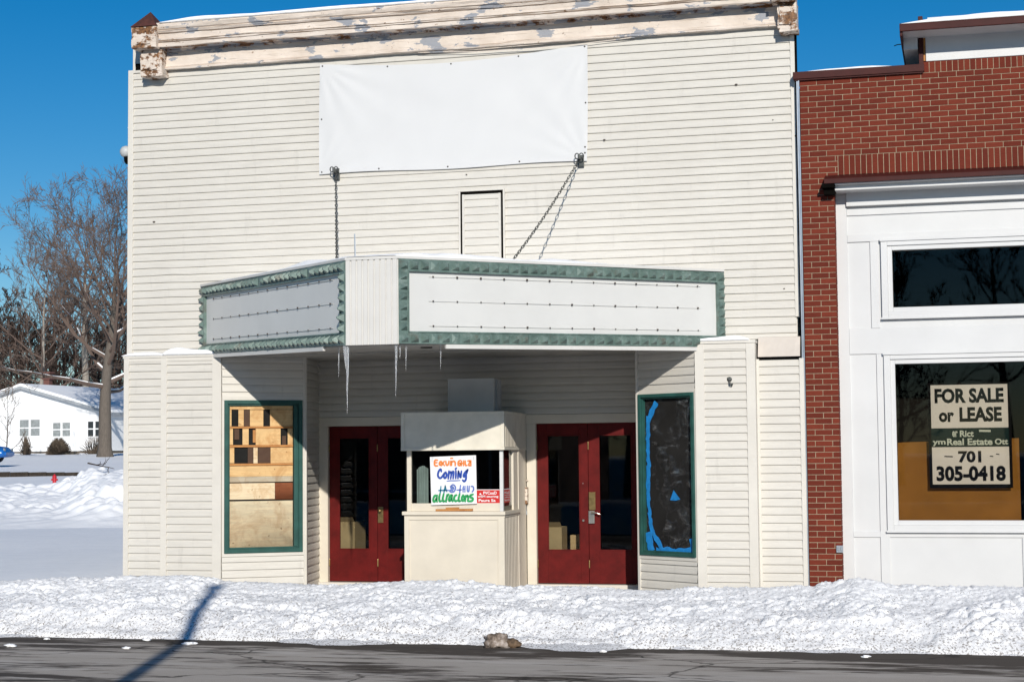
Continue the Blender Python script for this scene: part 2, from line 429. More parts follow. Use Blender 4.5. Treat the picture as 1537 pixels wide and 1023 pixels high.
mb = MB(); vtrim(mb, (XU0-.02, 0), (XU0+.055, 0), ZL+.02, ZT+.03, .03, .12); mb.build('corner_trim', M['trim'], TH, bevel=.004)
mb = MB(); vtrim(mb, (XU1-.045, 0), (XU1+.01, 0), ZL+.3, ZT+.03, .028, .12); mb.build('corner_trim', M['trim'], TH, bevel=.004)
mb = MB()                                                        # J-channel under the cornice, bowed near the banner
mb.grid(60, 1, lambda u, v: (lerp(XU0+.05, XU1-.05, u), -.033-.004*noise.noise(V((u*14, 0, 0))), ZT-.012+.034*v+.006*noise.noise(V((u*9, 1, 0)))))
mb.grid(60, 1, lambda u, v: (lerp(XU0+.05, XU1-.05, u), -.033+.033*v, ZT-.012+.006*noise.noise(V((u*9, 1, 0)))))
mb.build('top_channel', M['trim'], TH)
for (x_, y_, r_) in ((1105, 127, .02), (907, 210, .018), (231, 333, .02), (1177, 433, .012), (1160, 180, .01), (1196, 204, .03), (700, 262, .012)):
    p = at(x_, y_, -.028); mb = MB(); mb.add([p+V((r_*cos(k*1.05)*(1+.4*noise.noise(V((k, x_, 0)))), -.001, r_*.55*sin(k*1.05))) for k in range(6)]+[p+V((r_*.8*cos(k*1.05), .012, r_*.5*sin(k*1.05))) for k in range(6)], [tuple(range(6))]+[(k, k+6, (k+1) % 6+6, (k+1) % 6) for k in range(6)]); mb.build('siding_dent', M['clip'], TH, fix=True)
# blocked-up opening above the marquee
bx0, bx1 = at(690, 330, 0).x, at(759, 330, 0).x; bz1 = at(724, 287, 0).z; bz0 = 3.75
mb = MB()
for a, b in ((bx0, bx0+.022), (bx1-.022, bx1)): mb.box(a, b, -.046, .0, bz0, bz1)
mb.box(bx0, bx1, -.048, 0, bz1, bz1+.022)
fo = mb.build('blocked_window', M['trim'], TH)
mb = MB(); mb.box(bx0+.022, bx1-.022, -.031, -.004, bz0, bz1); mb.build('dark_gap', M['dark'], fo)
mb = MB(); siding(mb, (bx0+.08, -.033), (bx1-.08, -.033), bz0, bz1-.04, ref=.055, warp=.004, lip=.016)
vtrim(mb, (bx0+.05, -.033), (bx0+.08, -.033), bz0, bz1-.04, .022, .012); vtrim(mb, (bx1-.08, -.033), (bx1-.05, -.033), bz0, bz1-.04, .022, .012)
mb.build('infill_siding', M['siding'], fo)

# ---- cornice
YC = -.26
def zc(y, Y=YC): return at(300, y, Y).z
prof = [(.01, zc(101.5, -.06)), (-.05, zc(101.5, -.06)), (-.095, zc(101, -.08)), (-.10, zc(99.5, -.08)), (-.085, zc(98.4, -.08)), (-.088, zc(97.2, -.08)), (-.07, zc(96, -.06)), (-.066, zc(95, -.06)),
        (-.06, zc(94.4, -.06)), (-.06, zc(75, -.06)), (-.08, zc(74, -.06)), (-.085, zc(71, -.08)), (YC+.01, zc(67)), (YC-.005, zc(66)), (YC-.005, zc(60.6)), (YC+.022, zc(60.2)), (YC+.022, zc(59.3)), (YC-.01, zc(59)), (YC-.014, zc(58.2)),
        (YC+.014, zc(57.6)), (YC+.014, zc(56.9)), (YC-.012, zc(56.5)), (YC-.012, zc(54.8)), (YC+.006, zc(54.4)), (YC, zc(47.2)), (YC+.016, zc(46.8)), (YC+.016, zc(46)), (YC-.02, zc(45.4)), (YC-.034, zc(43.6)), (YC-.04, zc(43)),
        (YC-.022, zc(42.3)), (YC-.024, zc(41.6)), (YC-.045, zc(40.8)), (YC-.055, zc(38)), (YC-.065, zc(35)), (YC-.065, zc(32.5)), (YC-.05, zc(32)), (.3, zc(32)+.05)]
cx0, cx1 = at(240, 60, YC).x-.12, at(1160, 20, YC).x+.12
mb = MB(); NX = 150; vs = []; n = len(prof)
for i in range(NX+1):
    x = lerp(cx0, cx1, i/NX)
    for j, (y, z) in enumerate(prof):
        k = .008 if j > 0 else 0
        y2 = y+k*noise.noise(V((x*2.1, j*.9, 0)))*1.4; z2 = z+k*noise.noise(V((x*1.4, j*.8, 4)))*1.5+k*.8*noise.noise(V((x*9, j*3.1, 7)))
        vs.append((x, y2, z2))
mb.add(vs, [(i*n+j, (i+1)*n+j, (i+1)*n+j+1, i*n+j+1) for i in range(NX) for j in range(n-1)])
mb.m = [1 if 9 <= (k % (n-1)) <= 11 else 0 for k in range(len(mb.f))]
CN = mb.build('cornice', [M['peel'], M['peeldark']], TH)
mb = MB(); mb.box(XU0+.08, XU1-.06, -.012, .02, ZT-.01, ZT+.12); mb.build('cornice_backing', M['dark'], CN)
mb = MB()
for q in range(3):                                               # split strips hanging in the gap over the banner
    xa, xb = -2.2+.5*q, .75+.45*q
    mb.grid(30, 1, lambda u, v: (lerp(xa, xb, u), -.055-.01*q-.008*noise.noise(V((u*5, q, 1))), ZT+.045-.032*q-.035*sin(pi*u)*(1+.25*q)+.010*v+.006*noise.noise(V((u*6, q*3, 2)))))
mb.build('loose_strip', M['peel'], CN)
def bracket(xa, xb, cap):
    b = MB(); yt = YC-.05
    def rb(x0, x1, y0, y1, z0, z1):                                # a slightly battered box, subdivided
        for (o, a, c) in (((x0, y0, z0), (x1-x0, 0, 0), (0, 0, z1-z0)), ((x1, y0, z0), (0, y1-y0, 0), (0, 0, z1-z0)), ((x0, y1, z0), (0, y0-y1, 0), (0, 0, z1-z0)),
                          ((x0, y1, z0), (x1-x0, 0, 0), (0, y0-y1, 0)), ((x0, y0, z1), (x1-x0, 0, 0), (0, y1-y0, 0))):
            o, a, c = V(o), V(a), V(c)
            def fn(u, v):
                p = o+a*u+c*v
                return p+V((noise.noise(p*9), noise.noise(p*9+V((5, 0, 0))), noise.noise(p*9+V((0, 7, 0)))))*.012
            b.grid(8, 8, fn)
    z0, z1, z2 = zc(108), zc(68), zc(36)
    rb(xa+.05, xb, YC+.05, .02, z0+.05, z1); rb(xa+.07, xb+.01, YC+.04, .02, z0, z0+.05); rb(xa-.01, xb-.015, yt-.04, .02, z1, z2)
    rb(xa+.075, xb-.06, YC+.03, YC+.06, z0+.09, z1-.05)
    rb(xa+.055, xb-.09, yt-.055, yt-.02, z1+.05, z2-.05)
    br = b.build('end_bracket', M['rust'], CN)
    c = MB(); A, B, C2, D = (xa-.02, yt-.06, z2), (xb-.0, yt-.06, z2), (xb, .04, z2), (xa-.02, .04, z2); ap = V(((xa+xb)/2+.03, (yt+.04)/2-.1, z2+.22))
    c.add([A, B, C2, D, ap], [(0, 1, 4), (1, 2, 4), (2, 3, 4), (3, 0, 4), (3, 2, 1, 0)]); c.build('bracket_cap', M['rustcap'], br) if False else c.build('bracket_cap', M['rustcap'], CN)
bracket(at(203, 70, YC).x, at(240, 70, YC).x, True); bracket(at(1160, 20, YC).x, at(1195, 20, YC).x, True)

# ---- lower storey piers
mb = MB()
zb = -.15
siding(mb, (px(193, YP), YP), (px(243, YP), YP), zb, ZL-.07, ref=.02); siding(mb, (px(250, YP), YP), (px(321, YP), YP), zb, ZL-.07, ref=.0)
mb.build('pier_siding', M['siding'], TH)
for a, b, pr in ((186.5, 194, .03), (242, 251, .028), (319.5, 333, .03)):
    mb = MB(); vtrim(mb, (px(a, YP), YP), (px(b, YP), YP), zb, ZL-.02, pr, .06); mb.build('corner_trim', M['trim'], TH, bevel=.004)
mb = MB(); mb.box(XPL-.015, XPC, YP-.035, .0, ZL-.02, ZL+.012); mb.box(px(194, YP), px(320, YP), YP-.022, YP, ZL-.07, ZL-.02)
mb.box(XPL+.01, XPL+.05, YP+.03, .03, zb, ZL-.02)
mb.build('ledge_cap', M['trim'], TH)
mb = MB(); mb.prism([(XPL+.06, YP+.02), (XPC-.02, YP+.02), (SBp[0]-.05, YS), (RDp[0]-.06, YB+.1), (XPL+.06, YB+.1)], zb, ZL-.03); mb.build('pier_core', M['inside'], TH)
# right pier and narrow bay
mb = MB(); siding(mb, (px(1059, YP), YP), (px(1124, YP), YP), zb, ZL-.09, ref=.01); mb.build('pier_siding', M['siding'], TH)
for a, b in ((1045.5, 1059.5), (1123, 1136.5)):
    mb = MB(); vtrim(mb, (px(a, YP), YP), (px(b, YP), YP), zb, ZL-.02, .03, .06); mb.build('corner_trim', M['trim'], TH, bevel=.004)
ZR = at(1090, 520, YP).z
mb = MB(); mb.box(XP1-.01, XP2+.01, YP-.04, .0, ZL-.02, ZL+.015); mb.box(px(1059, YP), px(1123, YP), YP-.024, YP, ZL-.09, ZL-.02); mb.box(XP2-.04, XP2, YP+.03, .0, zb, ZL-.02)
mb.build('ledge_cap', M['trim'], TH)
mb = MB(); siding(mb, (XP2+.03, -.12), (px(1205, -.12), -.12), zb, at(1170, 540, -.12).z, ref=.015); mb.build('narrow_bay_siding', M['siding'], TH)
mb = MB(); vtrim(mb, (XP2, -.12), (XP2+.03, -.12), zb, at(1170, 538, -.12).z, .025, .04); mb.build('corner_trim', M['trim'], TH)
mb = MB(); vtrim(mb, (px(1203, -.12), -.12), (XR3, -.12), zb, at(1170, 538, -.12).z, .03, .1); mb.build('corner_trim', M['trim'], TH)
fz0, fz1 = at(1170, 535, -.13).z, at(1170, 506, -.05).z
mb = MB(); mb.grid(8, 3, lambda u, v: (lerp(XP2+.02, XU1+.015, u), lerp(-.165, -.085, v)-.006*noise.noise(V((u*4, v*2, 1))), lerp(fz0, fz1, v)))
mb.grid(8, 1, lambda u, v: (lerp(XP2+.02, XU1+.015, u), lerp(-.085, -.0, v)-.006*noise.noise(V((u*4, 2, 1)))*(1-v), fz1+.012*v))
mb.grid(8, 1, lambda u, v: (lerp(XP2+.02, XU1+.015, u), lerp(-.165, -.05, v), fz0+.02*v)); mb.build('bent_flashing', M['flash'], TH)
mb = MB(); mb.prism([(SF[0]+.03, YP+.02), (XP2-.03, YP+.02), (XP2-.03, -.1), (XR3-.03, -.1), (XR3-.03, YB+.1), (RGp[0]+.06, YB+.1), (SE[0]+.05, YS)], zb, ZL-.03); mb.build('pier_core', M['inside'], TH)

# ---- splayed window walls, returns, back wall
def onL(x, y): return atl(x, y, SA, SBp)
def onR(x, y): return atl(x, y, SE, SF)
def tpar(P, A, B): return ((P.x-A[0])*(B[0]-A[0])+(P.y-A[1])*(B[1]-A[1]))/((B[0]-A[0])**2+(B[1]-A[1])**2)
ZC = 2.96                                      # recess ceiling
WINS = {}
for side, A, B, fn, fr in (('L', SA, SBp, onL, (336, 453.5, 600.5, 828.5)), ('R', SE, SF, onR, (962, 1046, 590, 834))):
    ta, tb = tpar(fn(fr[0], 700), A, B), min(.985, tpar(fn(fr[1], 700), A, B))
    xm = (fr[0]+fr[1])/2; z1, z0 = fn(xm, fr[2]).z, fn(xm, fr[3]).z
    WINS[side] = (A, B, ta, tb, z0, z1)
    mb = MB(); e0, e1 = (.0, .985) if side == 'L' else (.03, 1.0)
    siding(mb, ip(A, B, e0), ip(A, B, e1), zb, z0-.04, ref=.0); mb.build('splay_siding', M['siding'], TH)
    mb = MB(); siding(mb, ip(A, B, e0), ip(A, B, e1), z1+.04, ZC, ref=.03); mb.build('splay_siding', M['siding'], TH)
    mb = MB()
    if ta > .012: vtrim(mb, ip(A, B, 0), ip(A, B, ta), z0-.04, z1+.04, .02, .02)
    vtrim(mb, ip(A, B, tb), ip(A, B, 1), z0-.04, z1+.04, .02, .02)
    vtrim(mb, ip(A, B, 0), ip(A, B, 1), z0-.045, z0, .026, .02); vtrim(mb, ip(A, B, 0), ip(A, B, 1), z1, z1+.045, .026, .02)
    mb.build('window_trim', M['trim'], TH)
mb = MB(); vtrim(mb, ip(SA, SBp, .985), SBp, zb, ZC, .028, .03); mb.build('corner_trim', M['trim'], TH)
mb = MB(); vtrim(mb, SBp, ip(SBp, RDp, .06), zb, ZC, .028, .02); mb.build('corner_trim', M['trim'], TH)
mb = MB(); vtrim(mb, SE, ip(SE, SF, .035), zb, ZC, .03, .05); mb.build('corner_trim', M['trim'], TH)
mb = MB(); siding(mb, SBp, RDp, zb, ZC, ref=.02); mb.build('return_siding', M['siding'], TH)
mb = MB(); siding(mb, RGp, SE, zb, ZC, ref=.02); mb.build('return_siding', M['siding'], TH)
casL = (px(479.5, YB), XDL0); casR = (px(791, YB), XDR0)
ZH1 = ZD1+.12
mb = MB(); siding(mb, (RDp[0], YB), (RGp[0], YB), ZH1, ZC, ref=.01, lip=.028); mb.build('recess_siding', M['siding'], TH)
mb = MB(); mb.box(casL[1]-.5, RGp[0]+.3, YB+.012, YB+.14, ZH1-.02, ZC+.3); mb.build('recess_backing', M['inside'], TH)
for (c0, c1, xe) in ((casL[0], XDL0, XDL1), (casR[0], XDR0, XDR1)):
    mb = MB(); mb.box(c0, c1, YB-.03, YB+.14, zb, ZD1); mb.box(c0, xe+.1, YB-.034, YB+.14, ZD1, ZH1)
    mb.box(xe, xe+.1, YB-.03, YB+.14, zb, ZD1)
    mb.build('door_casing', M['cream'], TH, bevel=.005)
for xa_, xb_ in ((casL[0], XDL1+.1), (casR[0], XDR1+.1)):
    mb = MB(); mb.box(xa_, xb_, YB-.10, YB+.3, -.2, ZD0-.008); mb.build('door_sill', M['trim'], TH)
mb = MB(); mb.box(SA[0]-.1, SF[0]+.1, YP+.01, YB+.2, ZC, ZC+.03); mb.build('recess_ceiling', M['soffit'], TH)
# dim lobby behind the doors
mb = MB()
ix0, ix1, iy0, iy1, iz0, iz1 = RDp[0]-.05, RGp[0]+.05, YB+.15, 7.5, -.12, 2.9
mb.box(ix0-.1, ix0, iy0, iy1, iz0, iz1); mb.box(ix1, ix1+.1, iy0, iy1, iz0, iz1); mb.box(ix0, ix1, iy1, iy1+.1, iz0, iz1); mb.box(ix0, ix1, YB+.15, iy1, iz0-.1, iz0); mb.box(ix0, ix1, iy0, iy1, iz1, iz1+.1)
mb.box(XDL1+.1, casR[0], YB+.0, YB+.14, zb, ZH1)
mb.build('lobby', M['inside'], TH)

# ---- doors
def door(x0, x1, label, handle):
    w = x1-x0; H = ZD1-ZD0; y0, y1 = YB+.03, YB+.075
    sl, sr = w*.205, w*.16
    zb_, zt_ = ZD0+H*.205, ZD1-H*.075
    mb = MB(); mb.box(x0+.003, x0+sl, y0, y1, ZD0, ZD1-.004); mb.box(x1-sr, x1-.003, y0, y1, ZD0, ZD1-.004)
    mb.box(x0+sl, x1-sr, y0, y1, ZD0, zb_); mb.box(x0+sl, x1-sr, y0, y1, zt_, ZD1-.004)
    d = mb.build('door', M['redoor'], TH, bevel=.003)
    if label: d['label'] = label
    mb = MB()
    b = .012
    for q in ((x0+sl, x0+sl+b, zb_, zt_), (x1-sr-b, x1-sr, zb_, zt_)): mb.box(q[0], q[1], y0-.004, y0+.01, q[2], q[3])
    mb.box(x0+sl+b, x1-sr-b, y0-.004, y0+.01, zb_, zb_+b); mb.box(x0+sl+b, x1-sr-b, y0-.004, y0+.01, zt_-b, zt_); mb.build('glazing_bead', M['redoor'], d)
    mb = MB(); mb.box(x0+sl+.001, x1-sr-.001, y0+.018, y0+.024, zb_+.001, zt_-.001); mb.build('glass_pane', M['glass'], d)
    for k, hz in enumerate((ZD0+.25, ZD1-.3)):
        mb = MB(); xx = x0 if handle != 'left' else x0
        mb.lathe((x0+.004, y0-.006, hz), [(.008, -.05), (.009, -.045), (.009, .045), (.008, .05)], 8); mb.build('hinge', M['brass'], d)
    return d, sl, sr, y0
dl1 = door(XDL0, XDL0+doorw, None, 'none'); dl2 = door(XDL0+doorw, XDL1, None, 'plate')
dr1 = door(XDR0, XDR0+doorw, None, 'none'); dr2 = door(XDR0+doorw, XDR1, None, 'plate')
def P2(x, y, Y): return at(x, y, Y)
def plate(mb, xa, ya, xb, yb, Y, th=.012): 
    a, b = at(xa, ya, Y), at(xb, yb, Y); mb.box(min(a.x, b.x), max(a.x, b.x), Y-th, Y, min(a.z, b.z), max(a.z, b.z))
yd = YB+.03
mb = MB(); plate(mb, 567.5, 760, 575.5, 784, yd); p = at(571.5, 766, yd)
mb.tube([p, p+V((0, -.045, 0))], .011, 8); mb.lathe(p+V((0, -.05, 0)), [(.004, -.02), (.02, -.012), (.022, 0), (.016, .012)], 10, axis='y'); mb.build('handle', M['brass'], dl2[0], bevel=.002)
mb = MB(); plate(mb, 884, 738, 894, 765, yd); mb.build('push_plate', M['brass'], dr2[0], bevel=.002)
mb = MB(); plate(mb, 884, 766, 893, 785, yd, .03); p = at(889, 769, yd-.03); mb.tube([p, p+V((0, -.035, 0)), p+V((.03, -.045, .004)), p+V((.075, -.045, -.002)), p+V((.115, -.04, -.022))], [.013, .012, .010, .009, .008], 8)
mb.build('handle', M['nickel'], dr2[0], bevel=.003)
mb = MB(); p = at(876, 780.5, yd); mb.lathe(p+V((0, -.02, 0)), [(.012, 0), (.016, .004), (.016, .02)], 12, axis='y'); mb.build('lock_cylinder', M['nickel'], dr1[0]); mb = MB(); p = at(875, 725, yd); mb.lathe(p+V((0, -.004, 0)), [(.007, 0), (.008, .006)], 8, axis='y'); mb.build('peephole', M['nickel'], dr1[0])

# things stored in the lobby
def carton(name, x0, x1, y0, y1, z0, z1, mat_, label, flap=True):
    mb = MB(); t_ = .008
    mb.box(x0, x1, y0, y0+t_, z0, z1); mb.box(x0, x1, y1-t_, y1, z0, z1); mb.box(x0, x0+t_, y0+t_, y1-t_, z0, z1); mb.box(x1-t_, x1, y0+t_, y1-t_, z0, z1); mb.box(x0+t_, x1-t_, y0+t_, y1-t_, z0, z0+t_)
    if flap:
        mb.obox((x0, y0, z1), (x1-x0, 0, 0), (0, .006, 0), (0, -.09, .07)); mb.obox((x0, y0, z1), (0, y1-y0, 0), (.006, 0, 0), (-.07, 0, .09))
    tag(mb.build(name, mat_, None, ((x0+x1)/2, (y0+y1)/2, z0)), label, 'box')
a = at(820, 790, YB+.5); b = at(840, 822, YB+.5); fl = -.115
carton('cardboard_box', a.x, a.x+.24, YB+.38, YB+.7, fl, a.z, M['cardboard'], 'tall open cardboard box inside the right doors, by the left pane edge')
a = at(858, 802, YB+.5); carton('cardboard_box', a.x, a.x+.24, YB+.42, YB+.75, fl, a.z, M['ply'], 'smaller pale carton inside the right doors beside the dark gap', False)
a = at(511, 782, YB+.5); carton('cardboard_box', a.x-.05, a.x+.28, YB+.3, YB+.75, fl, a.z, M['cardboard'], 'open carton standing behind the glass of the left door pair')

# ---- windows on the splays
def frame_ring(mb, A, B, t0, t1, z0, z1, w, proud, depth):
    L = math.hypot(B[0]-A[0], B[1]-A[1]); dt = w/L
    vtrim(mb, ip(A, B, t0), ip(A, B, t0+dt), z0, z1, proud, depth); vtrim(mb, ip(A, B, t1-dt), ip(A, B, t1), z0, z1, proud, depth)
    vtrim(mb, ip(A, B, t0+dt), ip(A, B, t1-dt), z0, z0+w, proud, depth); vtrim(mb, ip(A, B, t0+dt), ip(A, B, t1-dt), z1-w, z1, proud, depth)
A, B, t0, t1, z0, z1 = WINS['L']
mb = MB(); frame_ring(mb, A, B, t0, t1, z0, z1, .05, .045, .05); L_ = math.hypot(B[0]-A[0], B[1]-A[1])
frame_ring(mb, A, B, t0+.05/L_, t1-.05/L_, z0+.05, z1-.05, .022, .02, .05)
vtrim(mb, ip(A, B, t1-.115/L_), ip(A, B, t1-.0725/L_), z0+.07, z1-.07, .035, .05)
WL = mb.build('boarded_window', M['greenframe'], TH, bevel=.003)
WL['label'] = 'green-framed display window patched with plywood boards'
mb = MB(); vtrim(mb, ip(A, B, t0+.04/L_), ip(A, B, t1-.04/L_), z0+.04, z1-.04, -.055, .07); mb.build('window_backing', M['dark'], WL)
def board(x0, y0, x1, y1, m, proud, big=False):          # pixels of the 6.82x enlargement at (330, 595)
    cx = lambda v: 330+v/6.823
    cy = lambda v: 595+v/6.823
    a, b = tpar(onL(cx(x0), cy(y0)), A, B), tpar(onL(cx(x1), cy(y1)), A, B)
    xm = (cx(x0)+cx(x1))/2
    zt, zb2 = onL(xm, cy(y0)).z, onL(xm, cy(y1)).z
    mb = MB(); j = random.uniform(-.003, .003)
    vtrim(mb, ip(A, B, a), ip(A, B, b), zb2, zt, proud, .012)
    return mb.build('board', M[m], WL, bevel=.0015)
for r in [(88, 78, 748, 130, 'ply', -.022), (88, 133, 121, 303, 'ply', -.024), (192, 133, 246, 303, 'ply', -.02), (247, 135, 308, 303, 'darkwood', -.032), (310, 135, 447, 303, 'ply', -.018), (516, 133, 748, 303, 'ply', -.026),
          (92, 304, 748, 323, 'pine', .004), (97, 325, 136, 493, 'ply', -.024), (150, 330, 200, 440, 'darkwood', -.04), (234, 325, 297, 493, 'ply', -.02), (340, 340, 368, 470, 'pine', -.04), (369, 323, 624, 493, 'ply', -.018), (640, 400, 680, 493, 'darkwood', -.04), (697, 325, 748, 493, 'ply', -.024),
          (97, 494, 748, 516, 'pine', .004), (96, 518, 149, 681, 'ply', -.022), (288, 518, 344, 681, 'darkwood', -.028), (346, 518, 389, 681, 'plypale', -.02), (392, 518, 520, 681, 'darkwood', -.036), (521, 516, 748, 679, 'ply', -.016),
          (94, 682, 748, 703, 'pine', .006), (92, 705, 748, 815, 'ply', -.014), (92, 816, 748, 872, 'plygrey', -.018), (92, 884, 565, 1050, 'plypale', -.016), (567, 880, 748, 1048, 'redwood', -.012),
          (100, 1066, 748, 1545, 'plywhite', -.012)]:
    board(*r)
# right splay window: plastic film and blue tape
A, B, t0, t1, z0, z1 = WINS['R']; L_ = math.hypot(B[0]-A[0], B[1]-A[1])
mb = MB(); frame_ring(mb, A, B, t0, t1, z0, z1, .042, .045, .05); frame_ring(mb, A, B, t0+.042/L_, t1-.042/L_, z0+.042, z1-.042, .018, .022, .05)
WR = mb.build('taped_window', M['greenframe'], TH, bevel=.003); WR['label'] = 'green-framed display window sealed with clear plastic and blue tape'
mb = MB(); vtrim(mb, ip(A, B, t0+.03/L_), ip(A, B, t1-.03/L_), z0+.03, z1-.03, -.06, .07); mb.build('window_backing', M['dark'], WR)
d_ = V((B[0]-A[0], B[1]-A[1], 0)).normalized(); n_ = V((d_.y, -d_.x, 0)); O_ = V((A[0], A[1], 0))
u0, u1 = t0*L_+.06, t1*L_-.06
def film(u, v):
    q = V((u*3, v*7, 2.2))
    h = noise.noise(q)*.014+noise.noise(q*2.3)*.007+abs(noise.noise(V((u*5+v*3, v*4, 5))))*.016-abs(noise.noise(V((u*3-v*9, v*5+u*4, 15))))*.014
    return O_+d_*lerp(u0, u1, u)+V((0, 0, lerp(z0+.06, z1-.06, v)))+n_*(-.03+h)
mb = MB(); mb.grid(36, 90, film); mb.build('plastic_sheet', M['film'], WR, smooth=True)
def tape(pts, w, nm='blue_tape'):                        # pts: pixels in the photo on the splay plane
    mb = MB(); P = [onR(x, y)+n_*-.010 for x, y in pts]
    for i in range(len(P)-1):
        a, b = P[i], P[i+1]; t_ = (b-a).normalized(); s = t_.cross(n_).normalized(); L = (b-a).length; k = max(3, int(L/.03)); o = n_*(.0018*i)
        def edge(q, sg): c = a+t_*q; return c+s*sg*w*(.40+.34*noise.noise(V((c.z*13, c.x*9, sg*3+i)))+.12*noise.noise(V((c.z*41, 3, sg))))+o+n_*.004*noise.noise(V((c.z*14, sg, 2)))
        vs = []
        for j in range(k+1):
            q = L*j/k; e0, e1 = edge(q, -1), edge(q, 1); vs += [e0, e1, e0-n_*.0012, e1-n_*.0012]
        fs = []
        for j in range(k):
            q = 4*j; fs += [(q, q+4, q+5, q+1), (q+2, q+3, q+7, q+6), (q, q+2, q+6, q+4), (q+1, q+5, q+7, q+3)]
        fs += [(0, 1, 3, 2), (4*k, 4*k+2, 4*k+3, 4*k+1)]; mb.add(vs, fs)
    mb.build(nm, M['tape'], WR, fix=True)
tape([(970.5, 634), (984, 603)], .085); tape([(972, 624), (971.5, 660), (973, 702)], .075); tape([(972.5, 698), (972, 742), (974.5, 775)], .075); tape([(974, 768), (978, 798), (994, 825)], .085)
tape([(984, 826), (1012, 828), (1041, 826)], .11); tape([(972, 798), (977, 826)], .12); tape([(1036, 808), (1040, 829)], .085)
mb = MB(); P = [onR(x, y)+n_*-.011 for x, y in ((1005, 750), (1010, 735), (1020, 749), (1013, 751))]; mb.add(P+[p-n_*.001 for p in P], [(0, 1, 2, 3), (7, 6, 5, 4)]); mb.build('blue_tape', M['tape'], WR)

# hook, torn vent on the right pier
p = at(1095, 573, YP-.012)
mb = MB(); mb.tube([p+V((-.02, -.01, .05)), p+V((.0, -.03, .02)), p+V((.015, -.05, -.03)), p+V((.03, -.03, -.045)), p+V((.035, -.015, -.02))], .011, 8); mb.lathe(p+V((0, -.012, .03)), [(.03, 0), (.032, .008)], 10, axis='y')
mb.build('iron_hook', M['chain'], TH, smooth=True)

# ================================================================== MARQUEE
MQ = thing('marquee', (-.75, 0, 2.9), 'V-shaped cinema marquee with green studded borders and blank white letter panels', 'marquee')
wl, tl, tr, wr = V((-4.25, 0, 0)), V((-1.02, -3.3, 0)), V((-.41, -3.3, 0)), V((2.70, 0, 0))
ZTOP = {'wl': 3.915, 'tl': 3.795, 'tr': 3.795, 'wr': 3.865}; ZBOT = {'wl': 3.02, 'tl': 2.868, 'tr': 2.868, 'wr': 2.945}
mb = MB()
ins = .05
pl_ = [(tl.x+.03, tl.y+ins), (tr.x-.03, tr.y+ins), (wr.x-.09, -.03), (wl.x+.09, -.03)]
mb.prism(pl_, [ZBOT['tl']+.03, ZBOT['tr']+.03, ZBOT['wr']+.03, ZBOT['wl']+.03], [ZTOP['tl']-.02, ZTOP['tr']-.02, ZTOP['wr']-.02, ZTOP['wl']-.02])
mb.build('marquee_body', M['soffit'], MQ)
